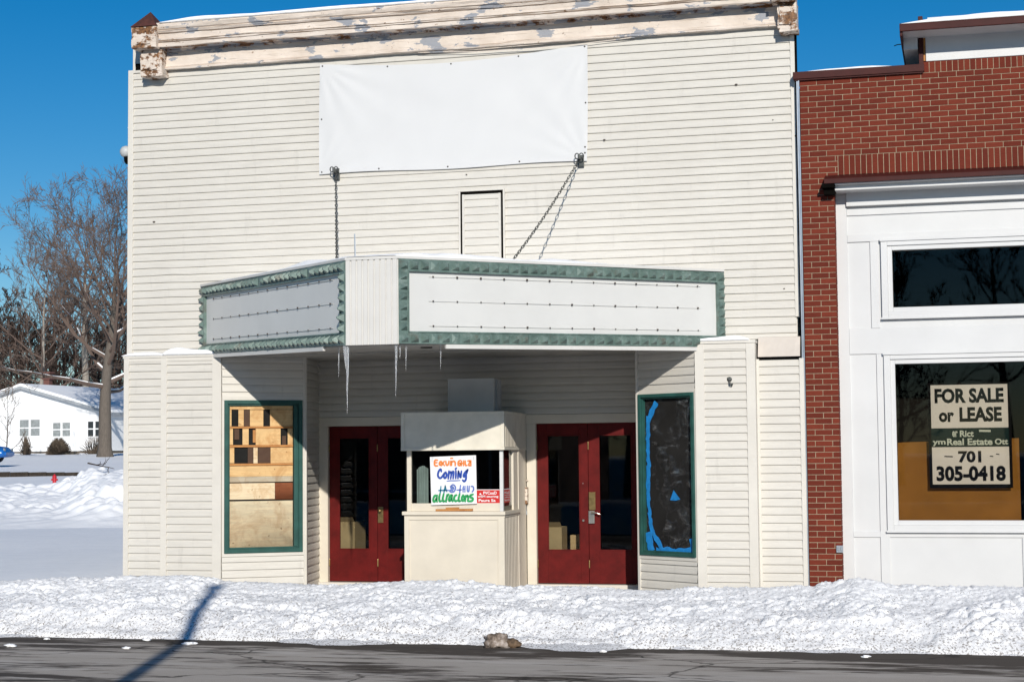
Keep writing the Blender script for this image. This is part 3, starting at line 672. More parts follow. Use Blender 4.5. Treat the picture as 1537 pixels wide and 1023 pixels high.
def face(a, b, zab, zbb, zat, zbt, nstud, name):
    a, b = V(a), V(b); d = (b-a); L = d.length; nrm = V((d.y, -d.x, 0)).normalized()
    def Pn(s, h, off):                                   # s metres along, h metres up from bottom (scaled), off outward
        t_ = s/L; zb_, zt_ = lerp(zab, zbb, t_), lerp(zat, zbt, t_)
        p = a+d*t_; return V((p.x, p.y, lerp(zb_, zt_, h)))+nrm*off
    H = ((zat-zab)+(zbt-zbb))/2
    bw, bh = .115, .128/H
    mb = MB()
    def cell(s0, s1, h0, h1, apex=.078):
        g = .004
        b0 = [Pn(s0, h0, .0), Pn(s1, h0, .0), Pn(s1, h1, .0), Pn(s0, h1, .0)]
        b1 = [Pn(s0, h0, .012), Pn(s1, h0, .012), Pn(s1, h1, .012), Pn(s0, h1, .012)]
        mb.add(b0+b1, [(0, 1, 5, 4), (1, 2, 6, 5), (2, 3, 7, 6), (3, 0, 4, 7), (4, 5, 6, 7)])
        e = .12; c0 = (s1-s0)*e; ch = (h1-h0)*e; jx, jh = random.uniform(-.05, .05)*(s1-s0), random.uniform(-.06, .06)*(h1-h0)
        ap = apex*random.uniform(.8, 1.08)
        if random.random() < .05: ap *= .35
        b = [Pn(s0+c0, h0+ch, .0121), Pn(s1-c0, h0+ch, .0121), Pn(s1-c0, h1-ch, .0121), Pn(s0+c0, h1-ch, .0121)]
        f = .16; sm, hm = (s0+s1)/2+jx, (h0+h1)/2+jh; ws, wh = (s1-s0)*f/2, (h1-h0)*f/2
        tpt = [Pn(sm-ws, hm-wh, ap), Pn(sm+ws, hm-wh, ap), Pn(sm+ws, hm+wh, ap), Pn(sm-ws, hm+wh, ap)]
        mb.add(b+tpt, [(0, 1, 5, 4), (1, 2, 6, 5), (2, 3, 7, 6), (3, 0, 4, 7), (4, 5, 6, 7)])
    w = L/nstud
    for i in range(nstud):
        cell(i*w, (i+1)*w, 1-bh, 1); cell(i*w, (i+1)*w, 0, bh)
    nv = 6; hh = (1-2*bh)/nv
    for i in range(nv):
        cell(0, bw, bh+i*hh, bh+(i+1)*hh); cell(L-bw, L, bh+i*hh, bh+(i+1)*hh)
    mb.build('studded_border', M['patina'], MQ)
    mb = MB()                                            # inner lip
    for (s0, s1, h0, h1) in ((bw, L-bw, bh-.006, bh+.008), (bw, L-bw, 1-bh-.008, 1-bh+.006), (bw-.004, bw+.01, bh, 1-bh), (L-bw-.01, L-bw+.004, bh, 1-bh)):
        q = [Pn(s0, h0, -.03), Pn(s1, h0, -.03), Pn(s1, h1, -.03), Pn(s0, h1, -.03), Pn(s0, h0, .022), Pn(s1, h0, .022), Pn(s1, h1, .022), Pn(s0, h1, .022)]
        mb.add(q, [(0, 1, 5, 4), (1, 2, 6, 5), (2, 3, 7, 6), (3, 0, 4, 7), (4, 5, 6, 7)])
    mb.build('border_lip', M['patina'], MQ)
    mb = MB(); mb.grid(24, 6, lambda u, v: Pn(lerp(bw, L-bw, u), lerp(bh, 1-bh, v), -.018+.004*noise.noise(V((u*5, v*3, L))))); pn = mb.build('letter_panel', M['panel'], MQ)
    mb = MB()                                            # panel joints
    ncl = 13; s0r, s1r = bw+.32, L-bw-.30
    for hr in (.80, .51, .215):
        rb = MB(); rr = []
        for (sa, sb) in ((s0r-.05, s1r+.05),):
            q0, q1 = Pn(sa, hr, -.012), Pn(sb, hr, -.012)
            rb.obox(q0-V((0, 0, .004)), q1-q0, nrm*.005, V((0, 0, .008)))
        for i in range(ncl):
            q = Pn(lerp(s0r, s1r, i/(ncl-1)), hr, -.006); sz = random.uniform(.010, .020)
            dd = d.normalized()
            rb.obox(q-dd*sz/2-V((0, 0, sz/2)), dd*sz, nrm*.012, V((0, 0, sz)), 1)
        rb.build('letter_rail', [M['rail'], M['clip']], pn)
    return Pn, L, nrm
PL, LL, nL = face(wl, tl, ZBOT['wl'], ZBOT['tl'], ZTOP['wl'], ZTOP['tl'], 36, 'left')
PR, LR, nR = face(tr, wr, ZBOT['tr'], ZBOT['wr'], ZTOP['tr'], ZTOP['wr'], 35, 'right')
mb = MB(); nr = 9; w = (tr.x-tl.x)/nr                    # white ribbed nose
for i in range(nr):
    x0 = tl.x+i*w; y0 = tl.y
    pts = [(x0, y0), (x0+w*.12, y0-.014), (x0+w*.80, y0-.014), (x0+w*.88, y0), (x0+w, y0)]
    for (xa, ya), (xb, yb) in zip(pts, pts[1:]): mb.quad((xa, ya, ZBOT['tl']-.005), (xb, yb, ZBOT['tl']-.005), (xb, yb, ZTOP['tl']+.01), (xa, ya, ZTOP['tl']+.01))
mb.box(tl.x+.01, tr.x-.01, tl.y+.004, tl.y+.045, ZBOT['tl'], ZTOP['tl'])
mb.build('nose_panel', M['whitecor'], MQ)
mb = MB(); mb.prism([(tl.x, tl.y-.02), (tr.x, tr.y-.02), (wr.x+.01, -.04), (wl.x-.01, -.04)], [ZTOP[k]+.001 for k in ('tl', 'tr', 'wr', 'wl')], [ZTOP[k]+.03 for k in ('tl', 'tr', 'wr', 'wl')]); mb.build('marquee_roof', M['whitecor'], MQ)
mb = MB(); ns = 17
def mqx(y): k = -y/3.3; return lerp(wl.x, tl.x, k), lerp(wr.x, tr.x, k), lerp(3.0, 2.868, k)-.012
for i in range(ns):
    ya, yb2 = -3.27+i*3.0/ns, -3.27+(i+1)*3.0/ns-.012
    (la, ra, za), (lb, rb2, zb3) = mqx(ya), mqx(yb2)
    la += .05; ra -= .05; lb += .05; rb2 -= .05; dz = .006*noise.noise(V((i*1.7, 0, 0)))
    mb.prism([(la, ya), (ra, ya), (rb2, yb2), (lb, yb2)], [za+dz, za+dz, zb3+dz, zb3+dz], [za+.02]*2+[zb3+.02]*2)
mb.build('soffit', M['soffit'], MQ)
for (x, y) in ((640, 522.5), (857, 524), (420, 531)):
    p = atz(x, y, 2.89); p.z = lerp(3.0, 2.868, -p.y/3.3)-.024; mb = MB(); mb.lathe(p, [(.065, 0), (.07, .004), (.07, .03)], 16); mb.build('downlight', M['dark'], MQ)
def strip(a, b, za, zb_, nrm, off, nm, m, h=.045):
    mb = MB(); a = V((a.x, a.y, za)); b = V((b.x, b.y, zb_)); mb.obox(a+nrm*off, b-a, nrm*.03, V((0, 0, h))); return mb.build(nm, m, MQ)
q0, q1 = lerp(tr, wr, .13), lerp(tr, wr, .93); strip(q0, q1, lerp(ZBOT['tr'], ZBOT['wr'], .13)-.05, lerp(ZBOT['tr'], ZBOT['wr'], .93)-.05, nR, -.02, 'drip_strip', M['whitecor'])
q0, q1 = lerp(wl, tl, .06), lerp(wl, tl, .87); strip(q0, q1, lerp(ZBOT['wl'], ZBOT['tl'], .06)-.05, lerp(ZBOT['wl'], ZBOT['tl'], .87)-.05, nL, -.02, 'drip_strip', M['whitecor'])
p = at(533.5, 384, -1.4); q = at(532.5, 351, -1.4); mb = MB(); mb.tube([V((p.x, p.y, 3.83)), q], [.010, .008], 6); mb.build('conduit_rod', M['steel'], MQ)

def snowcap(name, path, width, hgt, label, loc, seed=0, cap=None, sag=.012):
    """a lumpy strip of snow: path = list of (x, y, z) along its length, width dirs horizontally to the left"""
    mb = MB(); P = [V(p) for p in path]; n = len(P); m_ = 10; vs = []
    for i, p in enumerate(P):
        t_ = (P[min(i+1, n-1)]-P[max(i-1, 0)]); t_.z = 0; t_.normalize(); s = V((-t_.y, t_.x, 0))
        e = min(1, min(i, n-1-i)/(n*(.06 if n > 60 else .28))+.04)
        hh = hgt*(.8+.55*noise.noise(V((p.x*1.1+seed, seed, 0)))+.10*noise.noise(V((p.x*4, seed, 2))))*math.sqrt(e)
        hh = max(hh, hgt*.18)
        for j in range(m_+1):
            a = pi*j/m_; k = (1-cos(a))/2
            y = (sin(a)**.45)*hh
            vs.append(p+s*(width*(k-.0)-.02*sin(a)*(1-k)*2)+V((0, 0, y-.004)))
    w = m_+1
    fs = [(i*w+j, (i+1)*w+j, (i+1)*w+j+1, i*w+j+1) for i in range(n-1) for j in range(m_)]
    fs += [(i*w+m_, (i+1)*w+m_, (i+1)*w, i*w) for i in range(n-1)]+[tuple(range(w-1, -1, -1)), tuple((n-1)*w+j for j in range(w))]
    mb.add(vs, fs); return tag(mb.build(name, M['snow'], None, loc, smooth=True, fix=True), label, 'snow')
# snow on the marquee roof (follows its V)
mb = MB()
def mroof(u, v):
    y = -3.33+v*3.25; l, r, _ = mqx(y); k = -y/3.3
    x = lerp(l-.0, r+.0, u); z = lerp(lerp(ZTOP['wl'], ZTOP['wr'], u), 3.795, min(1, max(0, k)))+.028
    ed = min(1, min(u, 1-u)*14, (v*14)+.02)
    h = (.055+.045*noise.noise(V((x*1.1, y*1.1, 0)))+.02*noise.noise(V((x*5, y*5, 3))))*(ed**.5)
    h *= 1 if x < .6 else max(.25, 1-.35*(x-.6))
    return (x, y, z+max(0.004, h))
mb.grid(90, 60, mroof)
mb.build('marquee_snow', M['snow'], None, (-.75, -1.5, 3.8), smooth=True)
tag(bpy.data.objects['marquee_snow'], 'thin sheet of snow lying on top of the marquee', 'snow')
N_ = 160
zt_ = zc(32)
snowcap('roof_snow', [(lerp(cx0+.15, cx1-.2, i/N_), YC-.085, zt_+.002) for i in range(N_+1)], .35, .062, 'long strip of snow along the top of the peeling cornice', (-.85, YC, zt_), 3)
snowcap('ledge_snow', [(lerp(px(246, YP), px(331, YP), i/40), YP-.05, ZL+.012) for i in range(41)], .3, .165, 'rounded snow on the left pier ledge next to the marquee', (-4.3, YP, ZL), 8)
snowcap('ledge_snow', [(lerp(XPL-.03, px(250, YP), i/30), YP-.045, ZL+.012) for i in range(31)], .28, .05, 'thin snow at the outer corner of the left pier ledge', (-5, YP, ZL), 12)
snowcap('ledge_snow', [(lerp(px(1043, YP), px(1128, YP), i/40), YP-.05, ZL+.015) for i in range(41)], .3, .075, 'rounded snow capping the right pier ledge under the marquee end', (2.7, YP, ZL), 15)

# ================================================================== icicles
def icicle(x, y0, y1, Y, r, label, twin=False):
    p = at(x, y0, Y); q = at(x, y1, Y); L = p.z-q.z; mb = MB(); n = 14
    def one(dx, L, r, bend):
        path = []; rr = []
        for i in range(n+1):
            t_ = i/n; path.append((p.x+dx+bend*t_*t_*L+.004*noise.noise(V((t_*6, x, 0))), Y+.003*noise.noise(V((t_*5, x, 4))), p.z+.015-L*t_))
            rr.append(max(.0015, r*(1-t_)**.8*(1+.18*noise.noise(V((t_*16, x, 9))))))
        mb.tube(path, rr, 8)
    one(0, L, r, -.01)
    if twin: one(-.035, L*.48, r*.8, .09)
    tag(mb.build('icicle', M['ice'], None, (p.x, Y, p.z), smooth=True), label, 'icicle', 'icicles hanging from the marquee edge')
icicle(521.5, 516, 623, -3.27, .021, 'longest icicle, forked at the top, below the left edge of the white nose panel', True)
icicle(508.5, 519, 568, -3.0, .010, 'thin icicle just left of the longest icicle')
icicle(594.5, 514, 597, -3.27, .017, 'long icicle below the right edge of the white nose panel')
icicle(600.5, 514, 540, -3.22, .012, 'short stubby icicle below the corner where the right letter panel starts')
icicle(609.5, 515, 559, -3.15, .011, 'middling thin icicle, second from the right')
icicle(661.5, 516, 556, -2.75, .010, 'lone thin icicle farthest right, where the white drip strip starts')

# ================================================================== chains, banner
def chain(anchor, end, label):
    a, e = V(anchor), V(end); root = thing('support_chain', a, label, 'chain', 'chains holding up the marquee')
    d = e-a; L = d.length; t_ = d.normalized(); s = t_.cross(V((0, 0, 1))).normalized(); u = s.cross(t_)
    mb = MB(); pitch = .062; nlk = int(L/pitch)
    for k in range(nlk):
        sag = V((0, 0, -.05*sin(pi*(k+.5)/nlk)))
        c = a+t_*(pitch*(k+.5))+sag; w = (s+u*.25).normalized() if k % 2 else (u-s*.25).normalized(); pts = []
        for j in range(12):
            an = 2*pi*j/12; pts.append(c+t_*(cos(an)*.042)+w*(sin(an)*.0145))
        mb.tube(pts, .0046, 5, closed=True)
    mb.build('chain_links', M['chain'], root, smooth=True)
    mb = MB()
    mb.box(a.x-.04, a.x+.04, -.055, -.03, a.z-.11, a.z+.04)
    mb.obox(a+V((-.012, -.10, -.03)), (.024, 0, 0), (0, .08, 0), (0, 0, .06))
    mb.build('wall_plate', M['chain'], root, bevel=.004)
    mb = MB()
    for sx in (-1, 1):
        c = a+V((.028*sx, -.06, .012)); pts = [c+V((cos(an)*.027, -.012*sin(an), sin(an)*.034)) for an in [2*pi*j/14 for j in range(14)]]
        mb.tube(pts, .0075, 6, closed=True)
    mb.build('shackle', M['chain'], root, smooth=True)
a = at(504, 257, -.08); chain(a, at(505.5, 391, -2.45), 'dark chain dropping straight from the banner lower left corner to the marquee')
a = at(871, 237, -.08); chain(a, at(765, 397, -2.2), 'slanting dark chain from the banner lower right corner down to the marquee')

ctl, ctr, cbr, cbl = at(480, 97, -.05), at(881.5, 67, -.05), at(881, 241.5, -.05), at(479, 262, -.05)
def bann(u, v, off=0):
    top = ctl.lerp(ctr, u); bot = cbl.lerp(cbr, u); p = bot.lerp(top, v)
    p.z -= .10*sin(pi*min(1, u*1.02))**1.1*(v**2.5)
    p.z += .02*sin(pi*u*3)*(1-v)**6*.6
    p.x += -.008*sin(pi*v)*(1-2*u)
    # creases running out of the corners and a soft belly
    h = .012*sin(pi*u)*sin(pi*v)+.006*noise.noise(V((u*4, v*2, 0)))+.003*noise.noise(V((u*9, v*5, 3)))
    for (cu, cv, am) in ((0, 1, .007), (1, 1, .004), (1, 0, .004), (0, 0, .004)):
        du, dv = (u-cu)*2.4, v-cv; r = math.hypot(du, dv); an = math.atan2(dv, du)
        h += am*sin(an*17+cu*3)*math.exp(-r*2.2)*min(1, r*5)
    p.y = -.042-h-off; return p
mb = MB(); mb.grid(96, 44, lambda u, v: bann(u, v, .003)); mb.grid(96, 44, lambda u, v: bann(1-u, v, 0))
for f0, f1 in (((0, 0), (1, 0)), ((0, 1), (1, 1)), ((0, 0), (0, 1)), ((1, 0), (1, 1))):
    mb.grid(96, 1, lambda u, v: bann(lerp(f0[0], f1[0], u), lerp(f0[1], f1[1], u), .003*v))
BN = tag(mb.build('banner', M['banner'], None, (-.8, -.05, 6.1), smooth=True), 'blank white vinyl banner sagging under the cornice, over the old sign lettering', 'banner')
BN['label'] = 'large blank white banner tacked across the upper wall below the cornice'
for (u, v) in ((.01, .985), (.26, .985), (.5, .985), (.75, .985), (.99, .985), (.01, .5), (.01, .02), (.23, .02), (.49, .02), (.755, .02), (.992, .5), (.992, .12), (.992, .07)):
    p = bann(u, v, .003); mb = MB(); mb.lathe((p.x, p.y-.004, p.z), [(.004, -.002), (.010, 0), (.012, .006)], 10, axis='y'); mb.build('grommet', M['grommet'], BN)

# ================================================================== ticket booth
BL, BR = px(607, YK, 766), px(757, YK, 766); BRb = px(790, YB-.02, 766); BLb = BL-.03
zk = lambda y: at(682, y, YK).z
zct, zhb, zht = zk(767), zk(675.5), zk(618.5)
TB = thing('ticket_booth', ((BL+BR)/2, YK, 0), 'cream ticket booth with a boxy hood between the two red door pairs', 'ticket booth')
yb_ = YB-.035
def bpt(f): return (lerp(BR, BRb, f), lerp(YK, yb_, f))   # along the right side
def bpl(f): return (lerp(BL, BLb, f), lerp(YK, yb_, f))
mb = MB(); mb.prism([(BL+.012, YK+.03), (BR-.02, YK+.03), (bpt(1)[0]-.02, yb_), (bpl(1)[0]+.02, yb_)], -.15, zct-.045); mb.build('counter_base', M['cream'], TB)
mb = MB(); zf0, zf1 = -.15, zct-.045                       # front panel with stiles and a recessed field
mb.box(BL, BL+.055, YK-.006, YK+.03, zf0, zf1); mb.box(BR-.075, BR, YK-.006, YK+.03, zf0, zf1); mb.box(BL+.055, BR-.075, YK-.006, YK+.03, zf1-.05, zf1); mb.box(BL+.055, BR-.075, YK+.002, YK+.03, zf0, zf1-.05)
mb.box(BL+.055, BL+.067, YK-.010, YK+.002, zf0, zf1-.05); mb.box(BR-.087, BR-.075, YK-.010, YK+.002, zf0, zf1-.05); mb.box(BL+.067, BR-.087, YK-.010, YK+.002, zf1-.062, zf1-.05)
mb.build('front_panel', M['cream'], TB, bevel=.002)
mb = MB(); nb = 9                                          # grooved right side
for i in range(nb):
    f0, f1 = .03+.60*i/nb, .03+.60*(i+1)/nb-.012
    vtrim(mb, bpt(f0), bpt(f1), zf0, zf1-.03, .0, .03)
vtrim(mb, bpt(.64), bpt(1), zf0, zht-.01, .004, .05); vtrim(mb, bpt(0), bpt(1), zf1-.03, zf1, .006, .03)
mb.build('side_panel', M['cream'], TB, bevel=.002)
mb = MB(); q = .03
mb.prism([(BL-.02, YK-.04), (BR+.02, YK-.04), (bpt(.66)[0]+.025, bpt(.66)[1]), (BL-.02, bpt(.66)[1])], zct-.045, zct)
mb.build('counter_top', M['cream'], TB, bevel=.004)
zw0 = zct+.10
mb = MB(); mb.box(BL+.05, BR-.04, YK+.03, YK+.07, zct+.001, zw0); vtrim(mb, bpt(.05), bpt(.62), zct+.001, zct+.06, -.03, .03); mb.build('window_sill', M['cream'], TB, bevel=.003)
mb = MB(); mb.box(BR-.062, BR-.018, YK+.015, YK+.06, zct, zhb); mb.build('corner_post', M['white'], TB, bevel=.003)
mb = MB(); mb.box(BL+.03, BL+.085, YK+.015, YK+.06, zct, zhb); mb.build('corner_post', M['cream'], TB, bevel=.003)
mb = MB(); vtrim(mb, bpt(.44), bpt(.64), zct, zhb, -.005, .05); mb.build('rear_post', M['cream'], TB, bevel=.003)
mb = MB(); mb.box(BL+.085, BR-.062, YK+.045, YK+.051, zw0, zhb); mb.build('glass_pane', M['glass'], TB)
mb = MB(); vtrim(mb, bpt(.055), bpt(.44), zct+.06, zhb, -.035, .006+.035); 
mb = MB(); a_, b_ = bpt(.06), bpt(.44); dd = V((b_[0]-a_[0], b_[1]-a_[1], 0)); nn = V((dd.y, -dd.x, 0)).normalized(); mb.obox(V((a_[0], a_[1], zct+.06))-nn*.04, dd, nn*.006, V((0, 0, zhb-zct-.06))); mb.build('glass_pane', M['glass'], TB)
mb = MB()                                                  # booth inside: back and side walls
mb.box(BL+.03, bpt(.7)[0]-.03, yb_-.06, yb_-.02, zct, zhb); mb.box(BL+.0, BL+.03, YK+.06, yb_-.06, zct, zhb+.02); mb.build('booth_inside', M['inside'], TB)
mb = MB()
ca, cb = at(629, 720, YK+.25), at(641, 757, YK+.25)
mb.grid(24, 4, lambda u, v: (lerp(ca.x-.03, cb.x+.02, u), YK+.25+.018*sin(u*22), lerp(zct+.02, zct+.52+.05*sin(u*3), v))); mb.build('curtain', M['curtain'], TB, smooth=True)
yh = YK-.035
mb = MB(); mb.prism([(BL-.025, yh), (BR+.012, yh), (bpt(1)[0]+.012, yb_), (BLb-.02, yb_)], zhb+.035, zht-.02)
mb.build('hood', M['cream2'], TB)
mb = MB(); mb.prism([(BL-.03, yh-.008), (BR+.02, yh-.008), (bpt(1)[0]+.016, yb_), (BLb-.025, yb_)], zhb, zhb+.035); mb.prism([(BL-.032, yh-.010), (BR+.022, yh-.010), (bpt(1)[0]+.018, yb_), (BLb-.027, yb_)], zht-.02, zht+.006)
mb.box(BL-.028, BL+.02, yh-.008, yh+.01, zhb+.035, zht-.02); mb.box(BR-.03, BR+.016, yh-.008, yh+.01, zhb+.035, zht-.02)
mb.build('hood_trim', M['cream2'], TB, bevel=.003)
mb = MB()
for i in range(7):
    f0, f1 = .05+.45*i/7, .05+.45*(i+1)/7-.012
    a_, b_ = bpt(f0), bpt(f1); vtrim(mb, (a_[0]+.013, a_[1]), (b_[0]+.013, b_[1]), zhb+.04, zht-.025, .003, .002)
mb.build('hood_side_boards', M['cream'], TB)
# grey box on the hood
ga, gb = at(673, 569, .15), at(741, 616, .15)
GB = thing('sign_box', ((ga.x+gb.x)/2, .25, zht), 'plain grey sheet-metal box standing on the ticket booth hood', 'box')
mb = MB(); mb.box(ga.x, gb.x, .15, .42, zht+.007, ga.z); mb.build('cabinet', M['greybox'], GB, bevel=.005)
mb = MB(); mb.box(gb.x+.003, gb.x+.03, .24, .42, zht+.007, ga.z-.01); mb.build('edge_shade', M['fascia'], GB)  # darker strip standing in for the shadow at the box's right edge
mb = MB(); mb.box(ga.x-.008, gb.x+.008, .142, .152, ga.z-.03, ga.z+.004); mb.box(ga.x-.006, ga.x+.012, .144, .15, zht+.007, ga.z-.03); mb.build('front_rim', M['greybox'], GB)

# ---- lettering helpers
def ribbon(mb, pts, w, to, off, m=0):                      # pts in photo pixels, flat ink strokes on a plane
    P = [V(to(x, y)) for x, y in pts]
    Q = []
    for i in range(len(P)-1):                              # smooth
        Q.append(P[i])
    Q.append(P[-1])
    if len(P) > 2:
        R_ = [P[0]]
        for i in range(1, len(P)-1):
            R_ += [P[i-1].lerp(P[i], .72), P[i].lerp(P[i-1].lerp(P[i+1], .5), .22), P[i].lerp(P[i+1], .28)]
        R_.append(P[-1]); Q = R_
    n = len(Q); L, Rr = [], []
    for i, p in enumerate(Q):
        t_ = (Q[min(i+1, n-1)]-Q[max(i-1, 0)]).normalized(); s = V((-t_.z, 0, t_.x)) if abs(t_.x)+abs(t_.z) > 1e-6 else V((1, 0, 0))
        s.normalize(); e = .8 if i in (0, n-1) else 1
        q = p+V((0, off, 0)); L.append(q+s*w*e/2); Rr.append(q-s*w*e/2)
    mb.add(L+Rr, [(n+i, n+i+1, i+1, i) for i in range(n-1)], m)
    for i in (0, n-1):
        c = Q[i]+V((0, off, 0)); k = 8
        mb.add([c+V((cos(2*pi*j/k), 0, sin(2*pi*j/k)))*w*.42+V((0, -.00005*(i+1), 0)) for j in range(k)], [tuple(range(k))], m)
def text(name, s, x0, x1, z0, z1, y, mat_, parent, bold=.0, shear=0, ax=None, org=None):
    cu = bpy.data.curves.new(name, 'FONT'); cu.body = s; cu.offset = bold; cu.shear = shear; cu.extrude = .0; cu.resolution_u = 3
    o = bpy.data.objects.new(name, cu); me = bpy.data.meshes.new_from_object(o); bpy.data.objects.remove(o)
    xs = [v.co.x for v in me.vertices]; ys = [v.co.y for v in me.vertices]
    ax0, ax1, ay0, ay1 = min(xs), max(xs), min(ys), max(ys)
    L = ROOT[parent.name]
    for v in me.vertices:
        u = (v.co.x-ax0)/(ax1-ax0); w = (v.co.y-ay0)/(ay1-ay0)
        if ax is None: p = V((lerp(x0, x1, u), y, lerp(z0, z1, w)))
        else: p = V(org)+V(ax)*lerp(x0, x1, u)+V((0, 0, lerp(z0, z1, w)))
        v.co = p-L
    me.materials.append(mat_); ob = bpy.data.objects.new(name, me); COL.objects.link(ob); ob.parent = parent; ROOT[ob.name] = L
    return ob

# ---- poster
yp_ = YK-.004
pa, pb = at(645.5, 684, yp_), at(715, 757, yp_)
PO = thing('poster', ((pa.x+pb.x)/2, yp_, pb.z), 'white hand-lettered Coming attractions poster leaning on the booth window', 'poster')
mb = MB(); tlp, trp, brp, blp = at(645.3, 685.3, yp_), at(714.3, 682.7, yp_), at(715.8, 755.5, yp_), at(647.5, 757.5, yp_)
mb.grid(12, 12, lambda u, v: blp.lerp(brp, u).lerp(tlp.lerp(trp, u), v)+V((0, -.004*sin(pi*u)*sin(pi*v), 0)))
mb.add([blp+V((0, .006, 0)), brp+V((0, .006, 0)), trp+V((0, .006, 0)), tlp+V((0, .006, 0)), blp, brp, trp, tlp], [(3, 2, 1, 0), (0, 1, 5, 4), (1, 2, 6, 5), (2, 3, 7, 6), (3, 0, 4, 7)])
mb.build('poster_sheet', M['poster'], PO)
g = 19.21
to1 = lambda x, y: at(640+x/g, 680+y/g, yp_-.006)
to2 = lambda x, y: at(640+x/g, 720+y/g, yp_-.006)
wpx = at(641, 700, yp_).x-at(640, 700, yp_).x              # metres per photo pixel
mb = MB(); W = 58/g*wpx
for s in ([(430, 520), (420, 450), (380, 470), (335, 560), (330, 660), (390, 725), (450, 680), (530, 560), (560, 540)], [(560, 540), (585, 600), (570, 690), (525, 720), (500, 670), (510, 590), (560, 545)],
          [(650, 510), (640, 620), (630, 730)], [(645, 600), (700, 520), (725, 560), (700, 730)], [(720, 590), (780, 500), (785, 560), (770, 725)], [(850, 500), (850, 610), (845, 720)],
          [(925, 510), (915, 620), (910, 720)], [(925, 520), (960, 620), (985, 720), (1000, 600), (1010, 510)],
          [(1190, 470), (1130, 530), (1085, 590), (1065, 660), (1100, 680), (1150, 600)], [(1195, 470), (1160, 560), (1150, 600)], [(1150, 620), (1145, 730), (1120, 790), (1085, 810), (1045, 770)]):
    ribbon(mb, s, W, to1, 0)
ribbon(mb, [(840, 450), (860, 425)], W*1.1, to1, 0)
mb.build('blue_lettering', M['bluei'], PO)
mb = MB(); ribbon(mb, [(595, 800), (680, 785), (800, 788), (970, 780)], W*.55, to1, 0); mb.build('underline', M['lblue'], PO)
mb = MB(); W2 = 50/g*wpx
OR = [[(320, 195), (235, 190), (232, 360), (325, 355)], [(235, 270), (305, 265)], [(400, 230), (365, 290), (400, 350), (440, 300), (410, 232)], [(430, 230), (520, 350)], [(515, 225), (440, 350)], [(560, 225), (570, 330), (610, 345), (640, 300), (650, 225)],
      [(700, 225), (690, 345)], [(735, 225), (725, 345)], [(735, 250), (790, 215), (835, 260), (830, 350)], [(980, 200), (920, 230), (910, 320), (950, 355), (985, 330), (985, 280), (950, 280)], [(1015, 220), (1010, 350)], [(1015, 285), (1070, 280)], [(1075, 215), (1070, 350)], [(1120, 215), (1120, 345), (1170, 345)],
      [(1195, 215), (1280, 210), (1200, 345), (1285, 350)], [(1280, 210), (1285, 345)], [(700, 140), (755, 140)]]
for s in OR: ribbon(mb, s, W2, to1, 0)
mb.build('orange_lettering', M['orange'], PO)
mb = MB(); W3 = 40/g*wpx
for s in ([(420, 185), (405, 330), (385, 460)], [(355, 300), (470, 295), (600, 295)], [(545, 160), (515, 300), (500, 420)], [(545, 170), (560, 260), (590, 330)]): ribbon(mb, s, W3, to2, -.0004)
mb.build('teal_lettering', M['teal'], PO)
mb = MB(); W4 = 24/g*wpx
for s in ([(690, 190), (770, 115), (850, 200), (820, 310), (760, 350), (670, 330), (690, 280), (760, 300)], [(720, 260), (700, 200), (750, 180), (800, 240), (760, 270)], [(720, 235), (780, 230)], [(600, 290), (660, 300)], [(1075, 180), (1055, 240), (1060, 340)], [(1060, 260), (1090, 255)], [(1115, 180), (1110, 340)], [(1180, 170), (1180, 330), (1230, 330), (1235, 170)],
          [(1290, 180), (1350, 180), (1370, 270), (1320, 340)], [(1010, 280), (880, 285)], [(985, 150), (965, 300), (960, 420)]): ribbon(mb, s, W4*1.7, to2, -.0008)
mb.build('pale_blue_lettering', M['lblue'], PO)
mb = MB(); W5 = 62/g*wpx
for s in ([(310, 450), (240, 440), (195, 540), (205, 625), (260, 610), (300, 500)], [(310, 440), (290, 560), (310, 620)], [(390, 400), (365, 520), (380, 620), (430, 600)], [(500, 400), (470, 530), (480, 620), (540, 600)], [(600, 420), (580, 530), (570, 620)], [(590, 480), (640, 410)],
          [(740, 430), (690, 440), (650, 530), (650, 600), (700, 590), (740, 480)], [(745, 450), (720, 540), (760, 610)], [(870, 430), (820, 450), (790, 540), (830, 610), (890, 590)], [(960, 400), (930, 520), (930, 610), (980, 600)],
          [(1060, 430), (1020, 500), (1030, 600), (1080, 590), (1100, 500), (1060, 430)], [(1130, 450), (1120, 610)], [(1130, 500), (1190, 430), (1210, 500), (1195, 600)], [(1345, 410), (1260, 440), (1270, 500), (1350, 520), (1330, 600), (1220, 610)]): ribbon(mb, s, W5, to2, -.0012)
mb.build('green_lettering', M['greeni'], PO)
mb = MB(); a, b = at(1360/g+640, 690, yp_-.007), at(711.8, 684.5, yp_-.007)
ribbon(mb, [(1365, 100), (1362, 180)], W4, to1, 0); mb.build('staple_mark', M['greybox'], PO)
# wood prop on the counter
a, b = at(654, 762.5, YK-.02), at(709, 761, YK-.02)
mb = MB(); mb.obox((a.x, YK-.03, zct+.002), (b.x-a.x, 0, .004), (0, .045, 0), (0, 0, .028)); mb.obox((a.x+.13, YK-.024, zct+.031), (.17, 0, .003), (0, .03, 0), (0, 0, .018))
tag(mb.build('wood_strip', M['pine'], None, (a.x, YK, zct), bevel=.003), 'short stacked pine strips on the booth counter propping the poster', 'wood')
